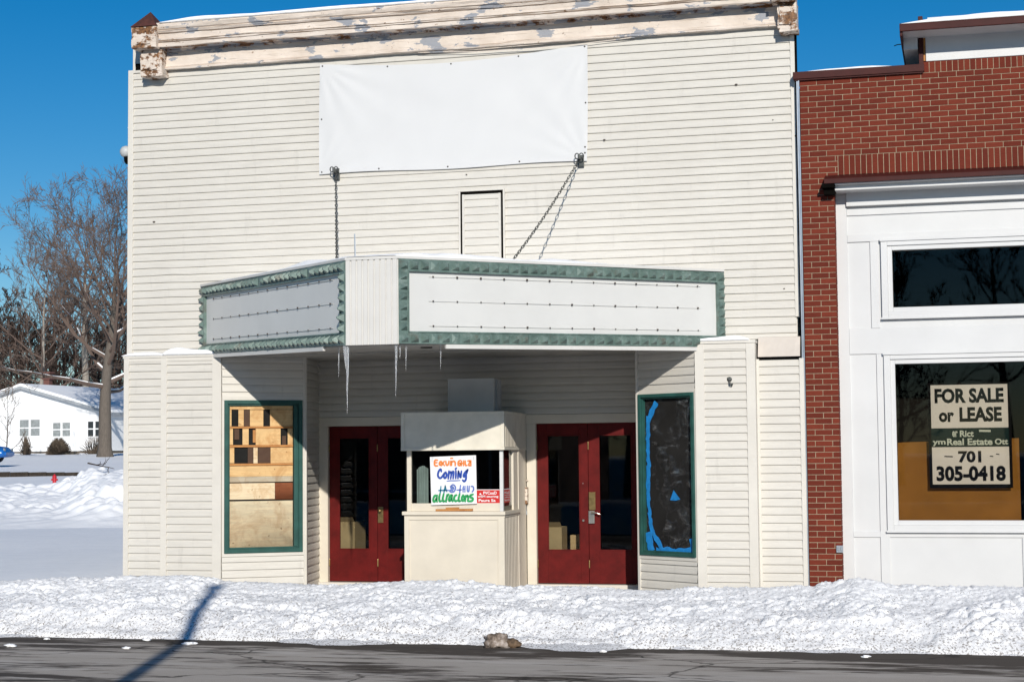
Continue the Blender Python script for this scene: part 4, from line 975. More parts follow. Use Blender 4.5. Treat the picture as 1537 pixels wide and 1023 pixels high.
# red notices
yr = YK+.038
ra, rb_ = at(715.5, 735, yr), at(751, 754.5, yr)
RS = thing('notice_sign', ((ra.x+rb_.x)/2, yr, rb_.z), 'red notice with white lettering in the front booth window right of the poster', 'sign')
mb = MB(); mb.box(ra.x, rb_.x+.02, yr, yr+.004, rb_.z, ra.z, 0); mb.build('notice_board', M['redsign'], RS)
mb = MB(); bw_ = .008; mb.box(ra.x-bw_, rb_.x+.02, yr-.001, yr+.004, ra.z, ra.z+bw_); mb.box(ra.x-bw_, rb_.x+.02, yr-.001, yr+.004, rb_.z-bw_, rb_.z); mb.box(ra.x-bw_, ra.x, yr-.001, yr+.004, rb_.z, ra.z); mb.build('notice_border', M['poster'], RS)
H_ = ra.z-rb_.z; W_ = rb_.x-ra.x
for s, u0_, u1_, v0, v1 in (('PVCuuD', .28, .85, .66, .90), ('wSM seurtng', .04, .92, .38, .60), ('Paura Sa', .08, .80, .10, .32)):
    text('notice_lettering', s, ra.x+W_*u0_, ra.x+W_*u1_, rb_.z+H_*v0, rb_.z+H_*v1, yr-.0015, M['poster'], RS, .025)
mb = MB(); mb.add([(ra.x+W_*.1, yr-.0015, rb_.z+H_*.64), (ra.x+W_*.21, yr-.0015, rb_.z+H_*.64), (ra.x+W_*.155, yr-.0015, rb_.z+H_*.8)], [(0, 1, 2)]); mb.build('notice_mark', M['poster'], RS)
a_, b_ = bpt(.085), bpt(.36); dd = V((b_[0]-a_[0], b_[1]-a_[1], 0)); nn = V((dd.y, -dd.x, 0)).normalized()
og = V((a_[0], a_[1], 0))-nn*.030; Ls = dd.length; dd.normalize()
R2_ = thing('notice_sign', og+dd*Ls/2+V((0, 0, rb_.z)), 'smaller red notice seen edge-on in the side booth window behind the corner post', 'sign')
mb = MB(); mb.obox(og+V((0, 0, rb_.z)), dd*Ls, nn*-.004, V((0, 0, H_))); mb.build('notice_board', M['redsign'], R2_)
mb = MB(); mb.obox(og+V((0, 0, rb_.z+H_))+nn*.001, dd*(Ls+.02), nn*-.005, V((0, 0, .010))); mb.obox(og+V((0, 0, rb_.z))+nn*.001+dd*Ls, dd*.02, nn*-.005, V((0, 0, H_))); mb.build('notice_border', M['poster'], R2_)
for s, v0, v1 in (('PVCuuD', .68, .86), ('seurtng', .52, .62), ('wSM uu', .36, .47), ('Paura Sa', .12, .28)):
    text('notice_lettering', s, Ls*.1, Ls*.88, rb_.z+H_*v0, rb_.z+H_*v1, 0, M['poster'], R2_, .03, ax=dd, org=og+nn*.0015)
# wall phone/mail box beside the booth
ya = YB-.04
a, b = at(783, 730, ya), at(793.5, 757, ya)
MBX = thing('metal_box', (a.x, ya, b.z), 'small dented metal box on the wall between booth and right doors', 'box')
mb = MB(); mb.box(a.x, a.x+.05, ya-.08, ya, b.z, a.z); mb.box(a.x+.05, b.x, ya-.07, ya, b.z+.01, a.z-.005, 1); mb.build('box_body', [M['greybox'], M['rust']], MBX, bevel=.006)
mb = MB(); mb.tube([(a.x+.02, ya-.03, a.z), (a.x+.02, ya-.03, a.z+.04), (a.x+.05, ya-.03, a.z+.075), (b.x, ya-.01, a.z+.085)], .011, 6); mb.build('conduit', M['rust'], MBX, smooth=True)
mb = MB(); mb.add([(a.x, ya-.07, b.z), (b.x-.03, ya-.07, b.z), (a.x+.065, ya-.02, b.z-.10), (a.x, ya-.002, b.z), (b.x-.03, ya-.002, b.z), (a.x+.065, ya-.002, b.z-.10)], [(0, 2, 1), (0, 3, 5, 2), (1, 2, 5, 4), (3, 0, 1, 4)]); mb.tube([(a.x+.065, ya-.012, b.z-.08), (a.x+.068, ya-.015, b.z-.13)], .008, 6); mb.build('funnel_bracket', M['steel'], MBX)

# wall lamp on the left flank
p = at(187, 229, .08); xw = XU0
WLp = thing('wall_lamp', (xw, .08, p.z), 'weathered floodlight sticking out from the upper left side wall', 'lamp')
mb = MB(); c = V((xw-.11, .08, p.z)); mb.lathe(c+V((.01, 0, 0)), [(.03, -.07), (.065, -.05), (.085, -.01), (.085, .03), (.06, .07), (.02, .088)], 14); mb.build('lamp_head', M['greybox'], WLp, smooth=True)
mb = MB(); mb.lathe((xw-.075, .08, p.z-.10), [(.03, -.06), (.05, -.02), (.055, .035)], 12); mb.build('lamp_socket', M['dark'], WLp)
mb = MB(); mb.tube([(xw+.02, .08, p.z-.32), (xw-.03, .08, p.z-.24), (xw-.045, .08, p.z-.15)], [.03, .03, .026], 8); mb.build('arm', M['cream2'], WLp, smooth=True)
mb = MB(); mb.tube([(xw-.045, .08, p.z+.07), (xw-.055, .08, p.z+.2), (xw-.075, .08, p.z+.34)], [.012, .007, .003], 6); mb.box(xw-.04, xw-.022, .07, .09, p.z+.06, p.z+.2); mb.build('spike', M['steel'], WLp)

# ================================================================== BRICK SHOP
YBR, YW = -.12, .12
SH = thing('brick_storefront', (6.0, YBR, 0), 'red brick shop with a white panelled storefront', 'shop')
bx0 = px(1207.5, YBR, 500); bxr = 11.5
z_cop = at(1300, 112, YBR).z; xst = at(1386, 100, YBR).x; z_up = at(1460, 88, YBR).z; z_sol0 = at(1460, 104.5, YBR).z
xp1 = px(1259, YBR, 600); z_lin = at(1380, 273, YBR).z; z_s1 = at(1400, 226, YBR).z-.0; z_s0 = at(1400, 256, YBR).z; xs0 = at(1258, 250, YBR).x
mb = MB(); tones = []
def bk(x0, x1, z0, z1, y=YBR, dep=.035):
    j = random.uniform(-.0015, .0015); e = .0038
    mb.box(x0+e, x1-e, y+j, y+dep, z0+e, z1-e, 0); tones.extend([.25+.5*random.random()]*6)
CH, BLN = .0672, .2055
zb_s = z_s1-CH*math.ceil((z_s1+.2)/CH); z_sol0 = z_s1+CH*round((z_sol0-z_s1)/CH)
z = zb_s; row = 0
while z < z_up:
    x = bx0-(BLN/2 if row % 2 else 0)
    zt2 = z+CH
    while x < bxr:
        x0, x1 = max(x, bx0), min(x+BLN, bxr); x += BLN
        if zt2 > z_lin-.005 and False: pass
        if z < z_lin-.02:                                   # pier only
            if x0 >= xp1: continue
            x1 = min(x1, xp1)
        elif z < z_s1-.01:
            if x0 >= xs0-.001: continue
            x1 = min(x1, xs0)
        if z+CH > z_cop and x1 <= xst: continue
        if z+CH > z_cop: x0 = max(x0, xst)
        if z+CH > z_sol0+.01: continue
        if x1-x0 > .03: bk(x0, x1, z, zt2)
    z += CH; row += 1
x = xs0
while x < bxr: bk(x, x+.0672, z_s0+.0, z_s1); x += .0672
x = xst
while x < bxr: bk(x, x+.0672, z_sol0, z_up); x += .0672
nbrick = len(tones)
# return of the pier
z = zb_s; row = 0
while z < z_lin-.03:
    o = V((xp1, YBR, z+.0045))
    for (ya, yb3) in ((YBR+.036, YBR+.036+(.1 if row % 2 else .19)), (YBR+.04+(.1 if row % 2 else .19), YBR+.26)):
        mb.box(xp1-.02, xp1+.0+random.uniform(-.001, .001), ya+.004, yb3-.004, z+.0045, z+CH-.0045, 0); tones.extend([random.random()]*6)
    z += CH; row += 1
def mort(x0, x1, y0, y1, z0, z1): mb.box(x0, x1, y0, y1, z0, z1, 1); tones.extend([0.5]*6)
mort(bx0+.004, xp1-.006, YBR+.006, YBR+.35, -.2, z_lin-.004); mort(bx0+.004, bxr, YBR+.0055, YBR+.35, z_lin-.002, z_cop-.004); mort(xst+.004, bxr, YBR+.0062, YBR+.35, z_cop-.002, z_up-.004)
mort(bx0+.01, bxr, YBR+.36, 9, z_lin, z_cop-.03)
BWL = mb.build('brick_wall', [M['brick'], M['mortar']], SH)
at_ = BWL.data.attributes.new('tone', 'FLOAT', 'FACE'); at_.data.foreach_set('value', tones)
mb = MB(); mb.box(at(1190, 118, YBR-.05).x, xst+.01, YBR-.05, YBR+.42, z_cop-.012, z_cop+.075); mb.box(at(1190, 118, YBR-.05).x+.02, xst, YBR-.035, YBR-.03, z_cop-.03, z_cop-.012); mb.build('coping', M['maroon'], SH, bevel=.006)
mb = MB(); mb.box(xst-.05, xst+.004, YBR-.01, YBR+.5, z_cop+.076, z_up+.55); mb.build('step_flashing', M['maroon'], SH, bevel=.004)
zwp1 = at(1460, 46, YBR).z
mb = MB(); mb.box(xst+.005, xst+.03, YBR+.01, YBR+.12, z_up+.01, zwp1+.12); mb.build('corner_board', M['pine'], SH)
mb = MB(); mb.box(xst+.032, bxr, YBR-.012, YBR+.3, z_up, zwp1); mb.build('white_parapet_panel', M['white'], SH, bevel=.004)
mb = MB(); mb.box(xst+.06, bxr, YBR+.03, YBR+.3, zwp1, zwp1+.2); mb.build('upper_wall', M['white'], SH)
xro = at(1350, 40, YBR-.45).x; zr0 = at(1400, 44, YBR-.45).z; zr1 = zr0+.078
mb = MB(); mb.box(xro, bxr, YBR-.45, YBR-.42, zr0, zr1); mb.box(xro, xro+.03, YBR-.42, 3, zr0-.05, zr1); mb.build('roof_fascia', M['maroon'], SH, bevel=.006)
mb = MB(); mb.box(xro+.03, bxr, YBR-.42, 3, zr0+.01, zr0+.04); mb.box(xro+.03, xst-.06, YBR-.05, 3, zr0-.13, zr0+.01); mb.build('eave_soffit', M['white'], SH)
mb = MB(); mb.box(xro, bxr, YBR-.43, 3, zr1+.001, zr1+.02); mb.build('roof_deck', M['maroon'], SH)
mb = MB(); mb.tube([(xro+.01, YBR-.3, zr0-.12), (xro-.03, YBR-.32, zr0-.125), (xro-.07, YBR-.33, zr0-.14)], .006, 6); mb.build('wire_stub', M['dark'], SH)
snowcap('roof_snow', [(lerp(xro+.02, bxr, i/80), YBR-.44, zr1+.02) for i in range(81)], 2.5, .125, 'thick snow layer on the overhanging roof of the brick shop', (7, YBR, zr1), 21)
snowcap('coping_snow', [(lerp(at(1200, 112, YBR-.02).x, at(1352, 108, YBR-.02).x, i/50), YBR+.0, z_cop+.076) for i in range(51)], .38, .055, 'thin snow on the lower brick coping beside the theater', (4.5, YBR, z_cop), 26)
# lintel drip ledge
mb = MB(); xl0 = at(1233, 275, YBR-.2).x
mb.box(xl0+.03, bxr, YBR-.22, YBR-.19, z_lin+.0, z_lin+.055); mb.obox((xl0+.03, YBR-.19, z_lin+.05), (bxr-xl0-.03, 0, 0), (0, .2, .07), (0, .0, .012))
mb.build('drip_ledge', M['maroon'], SH, bevel=.004)
mb = MB(); mb.obox((xl0, YBR-.20, z_lin-.045), (xp1-xl0+.02, 0, 0), (0, .195, .0), (0, 0, .042)); mb.obox((xl0+.02, YBR-.14, z_lin-.12), (xp1-xl0-.01, 0, 0), (0, .135, 0), (0, 0, .07)); mb.build('ledge_end_bracket', M['dark'], SH, bevel=.004)
mb = MB(); mb.box(xp1+.02, bxr, YBR-.185, YW+.05, z_lin-.012, z_lin+.02); mb.box(xp1+.015, bxr, YBR-.10, YW+.04, z_lin-.07, z_lin-.012); mb.build('ledge_soffit', M['white'], SH, bevel=.003)
# white storefront
def zW(y, x=1440): return at(x, y, YW).z
def xW(x, y=600): return at(x, y, YW).x
wx0 = xW(1265)-.06; wz1 = z_lin-.06
# window rectangles
g1 = (xW(1339.5, 410), xW(1640, 410), zW(458.5), zW(372)); g2 = (xW(1346, 660), xW(1544, 660), zW(780.5), zW(544))
def wallwith(holes, x0, x1, z0, z1, y0, y1, mat_, nm):
    mb = MB(); hs = sorted(holes, key=lambda h: h[2]); zc_ = z0
    for (a, b, c, d) in hs:
        mb.box(x0, x1, y0, y1, zc_, c); mb.box(x0, a, y0, y1, c, d)
        if b < x1: mb.box(b, x1, y0, y1, c, d)
        zc_ = d
    mb.box(x0, x1, y0, y1, zc_, z1); return mb.build(nm, mat_, SH)
# back wall of holes padded so frames sit in them
pad = .0
wallwith([g2, g1], wx0, bxr, -.2, wz1, YW, YW+.12, M['white'], 'storefront_wall')
def molding(nm, rects, proud):
    mb = MB()
    for (x0, x1, z0, z1) in rects: mb.box(x0, x1, YW-proud, YW, z0, z1)
    return mb.build(nm, M['white'], SH, bevel=.004)
molding('side_board', [(wx0, xW(1277), -.2, wz1)], .03)
molding('fascia_board', [(xW(1277)+.001, bxr, zW(303.5), wz1)], .075)
molding('fascia_rail', [(xW(1277)+.001, bxr, zW(317), zW(307))], .02)
molding('frieze_rail', [(xW(1277)+.001, bxr, zW(357.5), zW(346))], .02)
molding('mid_rail', [(xW(1277)+.001, bxr, zW(528), zW(489)-.0)], .016)
molding('bottom_rail', [(xW(1277)+.001, bxr, zW(806), zW(797))], .016)
molding('stile', [(xW(1311), xW(1324), zW(489)+.001, zW(357.5)-.001), (xW(1317), xW(1331), -.2, zW(528)-.001)], .0185)
molding('stile', [(xW(1535.5, 840), xW(1556, 840), -.2, zW(806)-.001)], .018)
def shopwin(g, w, nm):
    x0, x1, z0, z1 = g; o = MB()
    def ring(i0, i1, pr, dp):
        o.box(x0-i1, x0-i0, YW-pr, YW+dp, z0-i1, z1+i1); o.box(x1+i0, x1+i1, YW-pr, YW+dp, z0-i1, z1+i1); o.box(x0-i0, x1+i0, YW-pr, YW+dp, z0-i1, z0-i0); o.box(x0-i0, x1+i0, YW-pr, YW+dp, z1+i0, z1+i1)
    ring(.055, w, .05, -.002); ring(.0, .055, .028, -.002)
    f = o.build(nm, M['white'], SH, bevel=.004)
    mb = MB(); mb.box(x0-w-.01, x1+w, YW-.062, YW-.051, z0-w-.012, z0-w+.012); mb.build('sill_bead', M['white'], f); mb = MB(); mb.box(x0-w-.01, x1+w, YW-.066, YW-.051, z1+w-.02, z1+w+.012); mb.build('head_bead', M['white'], f)
    mb = MB(); mb.box(x0, x1, YW+.03, YW+.036, z0, z1); mb.build('glass_pane', M['tint'], f)
    return f
sw1 = shopwin(g1, .13, 'transom_window'); sw2 = shopwin(g2, .13, 'shop_window')
mb = MB(); mb.box(wx0, bxr, 4, 4.1, -.2, z_lin); mb.box(wx0-.05, wx0, YW+.13, 4, -.2, z_lin); mb.box(wx0, bxr, YW+.13, 4, -.15, -.1); mb.box(wx0, bxr, YW+.13, 4, z_lin, z_lin+.05); mb.box(bxr, bxr+.1, YW, 4, -.2, z_lin); mb.build('shop_interior', M['inside'], SH)
# brown paper behind the glass
yq = YW+.16
qa, qb = at(1351, 664, yq), at(1533, 785, yq)
mb = MB(); mb.grid(20, 10, lambda u, v: (lerp(qa.x-.03, qb.x, u), yq+.006*noise.noise(V((u*4, v*3, 0))), lerp(g2[2]-.02, qa.z+.04*u+.004*noise.noise(V((u*6, 0, 0))), v)))
mb.grid(20, 10, lambda u, v: (lerp(qa.x-.03, qb.x, 1-u), yq+.006+.006*noise.noise(V(((1-u)*4, v*3, 0))), lerp(g2[2]-.02, qa.z+.04*(1-u), v)))
tag(mb.build('paper_sheet', M['craft'], None, ((qa.x+qb.x)/2, yq, g2[2]), smooth=True), 'brown paper covering the lower half of the shop window from inside', 'paper')
# for-sale sign
ys = YW+.075
sa, sb_ = at(1396.5, 578, ys), at(1516, 726, ys)
SG = thing('for_sale_sign', ((sa.x+sb_.x)/2, ys, sb_.z), 'FOR SALE or LEASE sign with a phone number inside the shop window', 'sign')
mb = MB(); e = .035; mb.box(sa.x-e, sb_.x+e, ys, ys+.012, sb_.z-e*1.3, sa.z+e*.7); mb.build('sign_backing', M['black'], SG)
W_, H_ = sb_.x-sa.x, sa.z-sb_.z
mb = MB(); mb.box(sa.x, sb_.x, ys-.004, ys, sb_.z, sa.z); mb.build('sign_face', M['signpaper'], SG)
mb = MB(); mb.box(sa.x-.004, sb_.x+.004, ys-.007, ys-.0042, sb_.z+H_*.375, sb_.z+H_*.565); mb.build('sign_band', M['signband'], SG)
for s, u0_, u1_, v0, v1, m_, bd in (('FOR SALE', .05, .95, .815, .965, 'black', .045), ('or', .10, .30, .625, .725, 'black', .045), ('LEASE', .37, .92, .625, .775, 'black', .045), ('er', .27, .34, .475, .535, 'signtext', .03), ('Rict', .37, .55, .475, .54, 'signtext', .03),
                                   ('ym', .01, .18, .385, .44, 'signtext', .03), ('Real Estate', .20, .79, .392, .46, 'signtext', .03), ('Ott', .82, .99, .395, .455, 'signtext', .03), ('701', .34, .64, .215, .335, 'black', .045), ('305-0418', .05, .95, .03, .185, 'black', .045)):
    text('sign_lettering', s, sa.x+W_*u0_, sa.x+W_*u1_, sb_.z+H_*v0, sb_.z+H_*v1, ys-.0076 if m_ == 'signtext' else ys-.0046, M[m_], SG, bd)
mb = MB()
for (u, v, w, r) in ((.62, .525, .15, .02), (.16, .275, .11, .012), (.75, .275, .045, .01), (.83, .295, .045, .01)):
    m__ = 0 if v < .4 else 1; yy = ys-.0046 if m__ == 0 else ys-.0077
    mb.obox((sa.x+W_*u, yy-.0002, sb_.z+H_*v), (W_*w, 0, -.004), (0, .0004, 0), (0, 0, H_*r), m__)
mb.build('sign_marks', [M['black'], M['signtext']], SG)
# corroded outlet on the pier
p = at(1262, 823, YBR); mb = MB(); mb.box(p.x-.05, p.x+.03, YBR-.03, YBR-.002, p.z-.045, p.z+.04); mb.box(p.x-.035, p.x-.01, YBR-.037, YBR-.03, p.z-.02, p.z+.02); mb.box(p.x+.0, p.x+.02, YBR-.037, YBR-.03, p.z-.02, p.z+.02); mb.build('outlet_box', M['steel'], SH, bevel=.004)
# sheet-metal joint cover between the buildings
mb = MB(); a, b = at(1206, 125, YBR-.02), at(1216, 870, YBR-.02)
NS = 40
for (dx0, dx1, pr) in ((-.035, -.012, .02), (-.012, .0, .035)):
    mb.grid(1, NS, lambda u, v: (lerp(dx0, dx1, u)+bx0+.004*noise.noise(V((0, 0, v*6))), YBR-pr, lerp(-.2, z_cop-.03, v)))
mb.grid(1, NS, lambda u, v: (bx0-.035+.004*noise.noise(V((0, 0, v*6))), lerp(YBR+.3, YBR-.02, u), lerp(-.2, z_cop-.03, v)))
mb.build('joint_flashing', M['steel'], SH)
mb = MB(); mb.box(XU1-.0, bx0-.03, .02, .3, -.2, z_cop-.05); mb.box(XU1-.02, XU1+.03, -.02, .1, ZT-2.4, ZT-.03); mb.build('gap_filler', M['dark'], TH)

# ================================================================== GROUND
def gz(x, y):
    s = (x-CAM.x)*FH.x+(y-CAM.y)*FH.y
    pts = ((0, .0), (25, .03), (41, .06), (55, .45), (70, .93), (98, 1.80), (110, 2.05), (160, 2.6), (400, 3.5), (2000, 4))
    for (a, za), (b, zb_) in zip(pts, pts[1:]):
        if s <= b: return lerp(za, zb_, max(0, (s-a)/(b-a)))
    return 4
mb = MB(); mb.box(-12, 14, -4.3, 12, -.6, -.12); struct(mb.build('sidewalk', M['concrete'], None, (0, 0, 0)))
mb = MB(); mb.box(-400, 400, -16.5, -4.2, -.8, -.2); struct(mb.build('road', M['asphalt'], None, (0, -8, -.2)))
mb = MB()
mb.grid(110, 150, lambda u, v: (lambda x, y: (x, y, gz(x, y)-.0+(.05*noise.noise(V((x*.25, y*.25, 0)))+.015*noise.noise(V((x*1.1, y*.7, 3))))*(1 if x < -5.6 else 0)-(.25 if x > -5.45 and y < 40 else 0)))(lerp(-110, 40, u) if u < 1 else 40, -1.0+150*(v**1.35)))
mb.grid(10, 8, lambda u, v: (lambda x, y: (x, y, gz(x, y)-.6))(lerp(-900, 900, u), lerp(140, 1500, v)))
mb.box(-900, 900, -1500, -16.6, -1.2, -.28)
struct(mb.build('snow_field', M['snow'], None, (0, 0, 0), smooth=False))
bpy.data.objects['snow_field'].data.polygons.foreach_set('use_smooth', [True]*len(bpy.data.objects['snow_field'].data.polygons))
# plowed mounds in the lot
mb = MB()
def ff(a, b, c):
    w_ = noise.voronoi(V((a, b, c)))[0]; return min(.36, w_[1]-w_[0])
def mound(u, v):
    s = lerp(39, 64, v); lat = lerp(-21, -9.0, u)*s/50
    x = CAM.x+FH.x*s+R0.x*lat; y = CAM.y+FH.y*s+R0.y*lat
    q_ = min(1, max(0, (lat*50/s+13.2)/1.8)); k = math.exp(-((s-50)/7.5)**2)*(.34+.66*q_*q_*(3-2*q_))
    e = min(1, v*7)*min(1, (1-v)*4)
    h = 1.15*k*(.75+.75*noise.noise(V((x*.16, y*.16, 2))))+(.22*noise.noise(V((x*.5, y*.5, 3)))+.8*ff(x*.85, y*.85, 0)*max(0, .5+noise.noise(V((x*.3, y*.3, 8))))+.38*ff(x*2.1, y*2.1, 4)*max(.1, .5+noise.noise(V((x*.6, y*.6, 18))))+.07*noise.noise(V((x*2.8, y*2.8, 6))))*min(1, k*2.2)
    return (x, y, gz(x, y)-.12+max(0, h*e+.14*min(1, v*12)*min(1, (1-v)*12)))
mb.grid(230, 330, mound)
struct(mb.build('snow_mounds', M['snow'], None, (-14, 28, 0), smooth=True))
# snowbank along the kerb
CR = [(-120, 869), (0, 869), (60, 867), (140, 866), (190, 863), (250, 861), (300, 866), (335, 871), (420, 874), (492, 877), (540, 876), (600, 870), (680, 873), (770, 879), (800, 877), (860, 879), (950, 882), (1000, 882), (1080, 880), (1220, 878), (1255, 872), (1285, 866), (1310, 869), (1345, 877), (1420, 879), (1500, 877), (1640, 880)]
YCR = -2.75
CRW = [(at(x, y, YCR).x, at(x, y, YCR).z) for x, y in CR]
def crest(x):
    if x <= CRW[0][0]: return CRW[0][1]
    for (a, za), (b, zb_) in zip(CRW, CRW[1:]):
        if x <= b: return lerp(za, zb_, (x-a)/(b-a))
    return CRW[-1][1]
def bankz(x, y):
    yf = -4.70+.10*noise.noise(V((x*.7, 0, 3)))+.05*noise.noise(V((x*2.6, 0, 1)))
    c = crest(x)-.015
    if y < yf: return -.215
    t_ = y-yf
    z1_ = lerp(-.2, c, .55)
    if t_ < .45: z = lerp(-.2, z1_, (t_/.45)**.7)
    elif y < YCR: z = lerp(z1_, c, ((t_-.45)/(YCR-yf-.45))**.9)
    else: z = lerp(c, .0, min(1, max(0, (y-YCR-.12)/1.2))**1.2)
    if x < -6.0 and y > YCR: z = max(z, .05)
    e = min(1, t_*6)*(1 if y < YCR+.3 else max(.15, 1-(y-YCR-.3)/1.0))
    p = V((x, y*1.1, z*.9))
    n1 = noise.noise(p*2.1)*.050; n2 = noise.noise(p*6)*.022
    w1 = noise.voronoi(p*6.0)[0]; w2 = noise.voronoi(p*15)[0]
    v1 = min(.34, w1[1]-w1[0])*.115*max(0, .5+1.3*noise.noise(p*1.5)); v2 = min(.3, w2[1]-w2[0])*.058*max(.1, .6+1.2*noise.noise(p*2.4)); n3 = noise.noise(p*31)*.016+max(0, .42-noise.voronoi(p*34)[0][0])*.03
    top = .45 if abs(y-YCR) < .35 else 1
    return z+e*(n1*top+n2*top+(v1+v2-.03)*(.7 if top < 1 else 1)+n3)
mb = MB()
def bk_(u, v):
    x = lerp(-8.6, 8.6, u); y = lerp(-4.95, -1.0, v**1.15)
    x2 = x+.012*noise.noise(V((x*9, y*9, 5)))
    return (x2, y, bankz(x2, y))
mb.grid(1100, 170, bk_)
struct(mb.build('snowbank', M['bank'], None, (0, 0, 0), smooth=True))
# icy fringe of refrozen snow in the gutter
mb = MB()
def fringe(u, v):
    x = lerp(-8.6, 8.6, u); w = .06+.55*max(0, noise.noise(V((x*.8, 0, 9)))+.05)+.14*noise.noise(V((x*4, 0, 2)))
    y = -4.62-max(.02, w)*v
    return (x, y, -.197+.03*(1-v)*(1+.9*noise.noise(V((x*6, y*6, 0))))+.02*max(0, noise.noise(V((x*17, y*17, 5))))*(1-v))
mb.grid(400, 4, fringe); struct(mb.build('gutter_snow', M['bank'], None, (0, 0, 0), smooth=True))

def lump(name, c, r, m, label, cat, sq=(1, 1, 1), seed=0, group=None, amp=.35):
    mb = MB(); nu, nv = 22, 14; vs = []
    for j in range(nv+1):
        for i in range(nu):
            th, ph = 2*pi*i/nu, pi*j/nv
            d = V((sin(ph)*cos(th), sin(ph)*sin(th), cos(ph)))
            q = 1+amp*noise.noise(d*1.6+V((seed, 0, 0)))+amp*.4*noise.noise(d*4+V((seed, 3, 0)))
            p = d*r*q; vs.append(V((c[0]+p.x*sq[0], c[1]+p.y*sq[1], c[2]+p.z*sq[2])))
    fs = [(j*nu+i, (j+1)*nu+i, (j+1)*nu+(i+1) % nu, j*nu+(i+1) % nu) for j in range(nv) for i in range(nu)]
    mb.add(vs, fs); o = mb.build(name, m, None, (c[0], c[1], c[2]-r*sq[2]*.8), smooth=True); return tag(o, label, cat, group)
p = atz(744.5, 971, -.2); lump('rock', (p.x, p.y+.0, -.14), .105, M['rock'], 'larger mottled grey rock at the kerb foot of the snowbank', 'rock', (1.35, .8, .72), 3, amp=.45)
p = atz(766, 971, -.2); lump('rock', (p.x, p.y+.0, -.165), .07, M['rockb'], 'smaller dark brown rock against the right of the grey one', 'rock', (1.45, .8, .72), 8, amp=.45)
CL = [(221, 961, .035), (282, 967, .045), (290, 966, .03), (80, 953, .045), (70, 959, .025), (190, 973, .03), (35, 951, .05), (16, 970, .045), (565, 962, .03), (905, 978, .03), (1300, 986, .03)]
for i, (x, y, r) in enumerate(CL):
    p = atz(x, y, -.2); lump('snow_clod', (p.x, p.y, -.2+r*.3), r, M['snow'], 'small lump of snow fallen on the road edge below the snowbank', 'snow clod', (1.3, 1, .4), i*2.3, 'snow clods on the road edge', amp=.5)

# ================================================================== BACKGROUND LEFT
def gp(x, s):                                              # ground point under photo column x at distance s
    v = ray(x, 690); k = s/(v.x*FH.x+v.y*FH.y); X, Y = CAM.x+v.x*k, CAM.y+v.y*k
    return V((X, Y, gz(X, Y)))
# ---- trees
def grow_tree(seed, H, r0, clear, spread, n1, levels=(6, 6, 6), twig_r=.016, lean=0, up=.55, droop=0.0, lw=.44):
    rnd = random.Random(seed); trunk = MB(); crown = MB(); limbs = []
    def rv(): return V((rnd.uniform(-1, 1), rnd.uniform(-1, 1), rnd.uniform(-1, 1)))
    n = 14; path = []; rr = []; p = V((0, 0, -.3)); d = V((lean, 0, 1)).normalized()
    Ht = H*.80
    for i in range(n+1):
        path.append(p.copy()); t_ = i/n; rr.append(r0*((1-t_)**.75*.93+.05)*(1.35 if i == 0 else 1))
        d = (d+rv()*.07+V((0, 0, .12))).normalized(); p = p+d*(Ht/n)
    trunk.tube(path, rr, 9)
    def branch(p, d, L, r, lev):
        k = 6 if lev == 0 else (4 if lev < 3 else 3); pts = [p.copy()]; rs = [r]; dirs = [d.copy()]
        for i in range(k):
            wob = .22 if lev == 0 else .30
            d = (d+rv()*wob+V((0, 0, up*(.16 if lev == 0 else .12)-droop))).normalized(); p = p+d*(L/k); pts.append(p.copy()); dirs.append(d.copy())
            rs.append(max(twig_r*.6, r*(1-.8*(i+1)/k)))
        crown.tube(pts, rs, 6 if lev == 0 else (4 if lev == 1 else 3), cap=False)
        if lev == 0: limbs.append((pts, rs))
        if lev >= len(levels): return
        for c in range(levels[lev]):
            t_ = rnd.uniform(.22, 1.0); q = t_*k; i = min(int(q), k-1); f = q-i
            bp = pts[i].lerp(pts[i+1], f); bd = dirs[i]
            side = bd.cross(rv()).normalized(); ang = rnd.uniform(.45, .95)
            nd = (bd*cos(ang)+side*sin(ang)+V((0, 0, .18*up))).normalized()
            branch(bp, nd, L*rnd.uniform(.36, .6)*(1.12-.45*t_), max(twig_r, rs[i]*.55), lev+1)
    for j in range(n1):
        t_ = clear+(1-clear)*((j+rnd.random())/n1); q = t_*n; i = min(int(q), n-1)
        bp = path[i].lerp(path[i+1], q-i); az = 2.4*j+rnd.uniform(-.5, .5); el = lerp(.15, 1.0, ((t_-clear)/(1-clear))**.8)+rnd.uniform(-.1, .2)
        nd = V((cos(az)*cos(el), sin(az)*cos(el), sin(el)))
        L = spread*rnd.uniform(.75, 1.1)*(1.05-.38*((t_-clear)/(1-clear)))
        branch(bp, nd, L, rr[i]*lw, 0)
    return trunk, crown, limbs
def plant_tree(name, mbs, loc, mt, mc, label, group=None, rot=0, snow=False):
    trunk, crown, limbs = mbs
    o = thing(name, V((0, 0, 0)), label, 'tree', group)
    tr_ = trunk.build('trunk', mt, o, smooth=True); cr_ = crown.build('crown', mc, o)
    if snow:
        for pts, rs in limbs:
            s = MB()
            for i in range(len(pts)-1):
                dd = (pts[i+1]-pts[i]).normalized()
                if abs(dd.z) < .62 and rs[i] > .03 and pts[i].z < 9.5: s.tube([pts[i]+V((0, 0, rs[i]*.75)), pts[i].lerp(pts[i+1], .9)+V((0, 0, rs[i+1]*.75))], [rs[i]*.62, rs[i+1]*.7], 5)
            if s.v: s.build('branch_snow', M['snow'], o, smooth=True)
    o.location = loc; o.rotation_euler = (0, 0, rot); return o
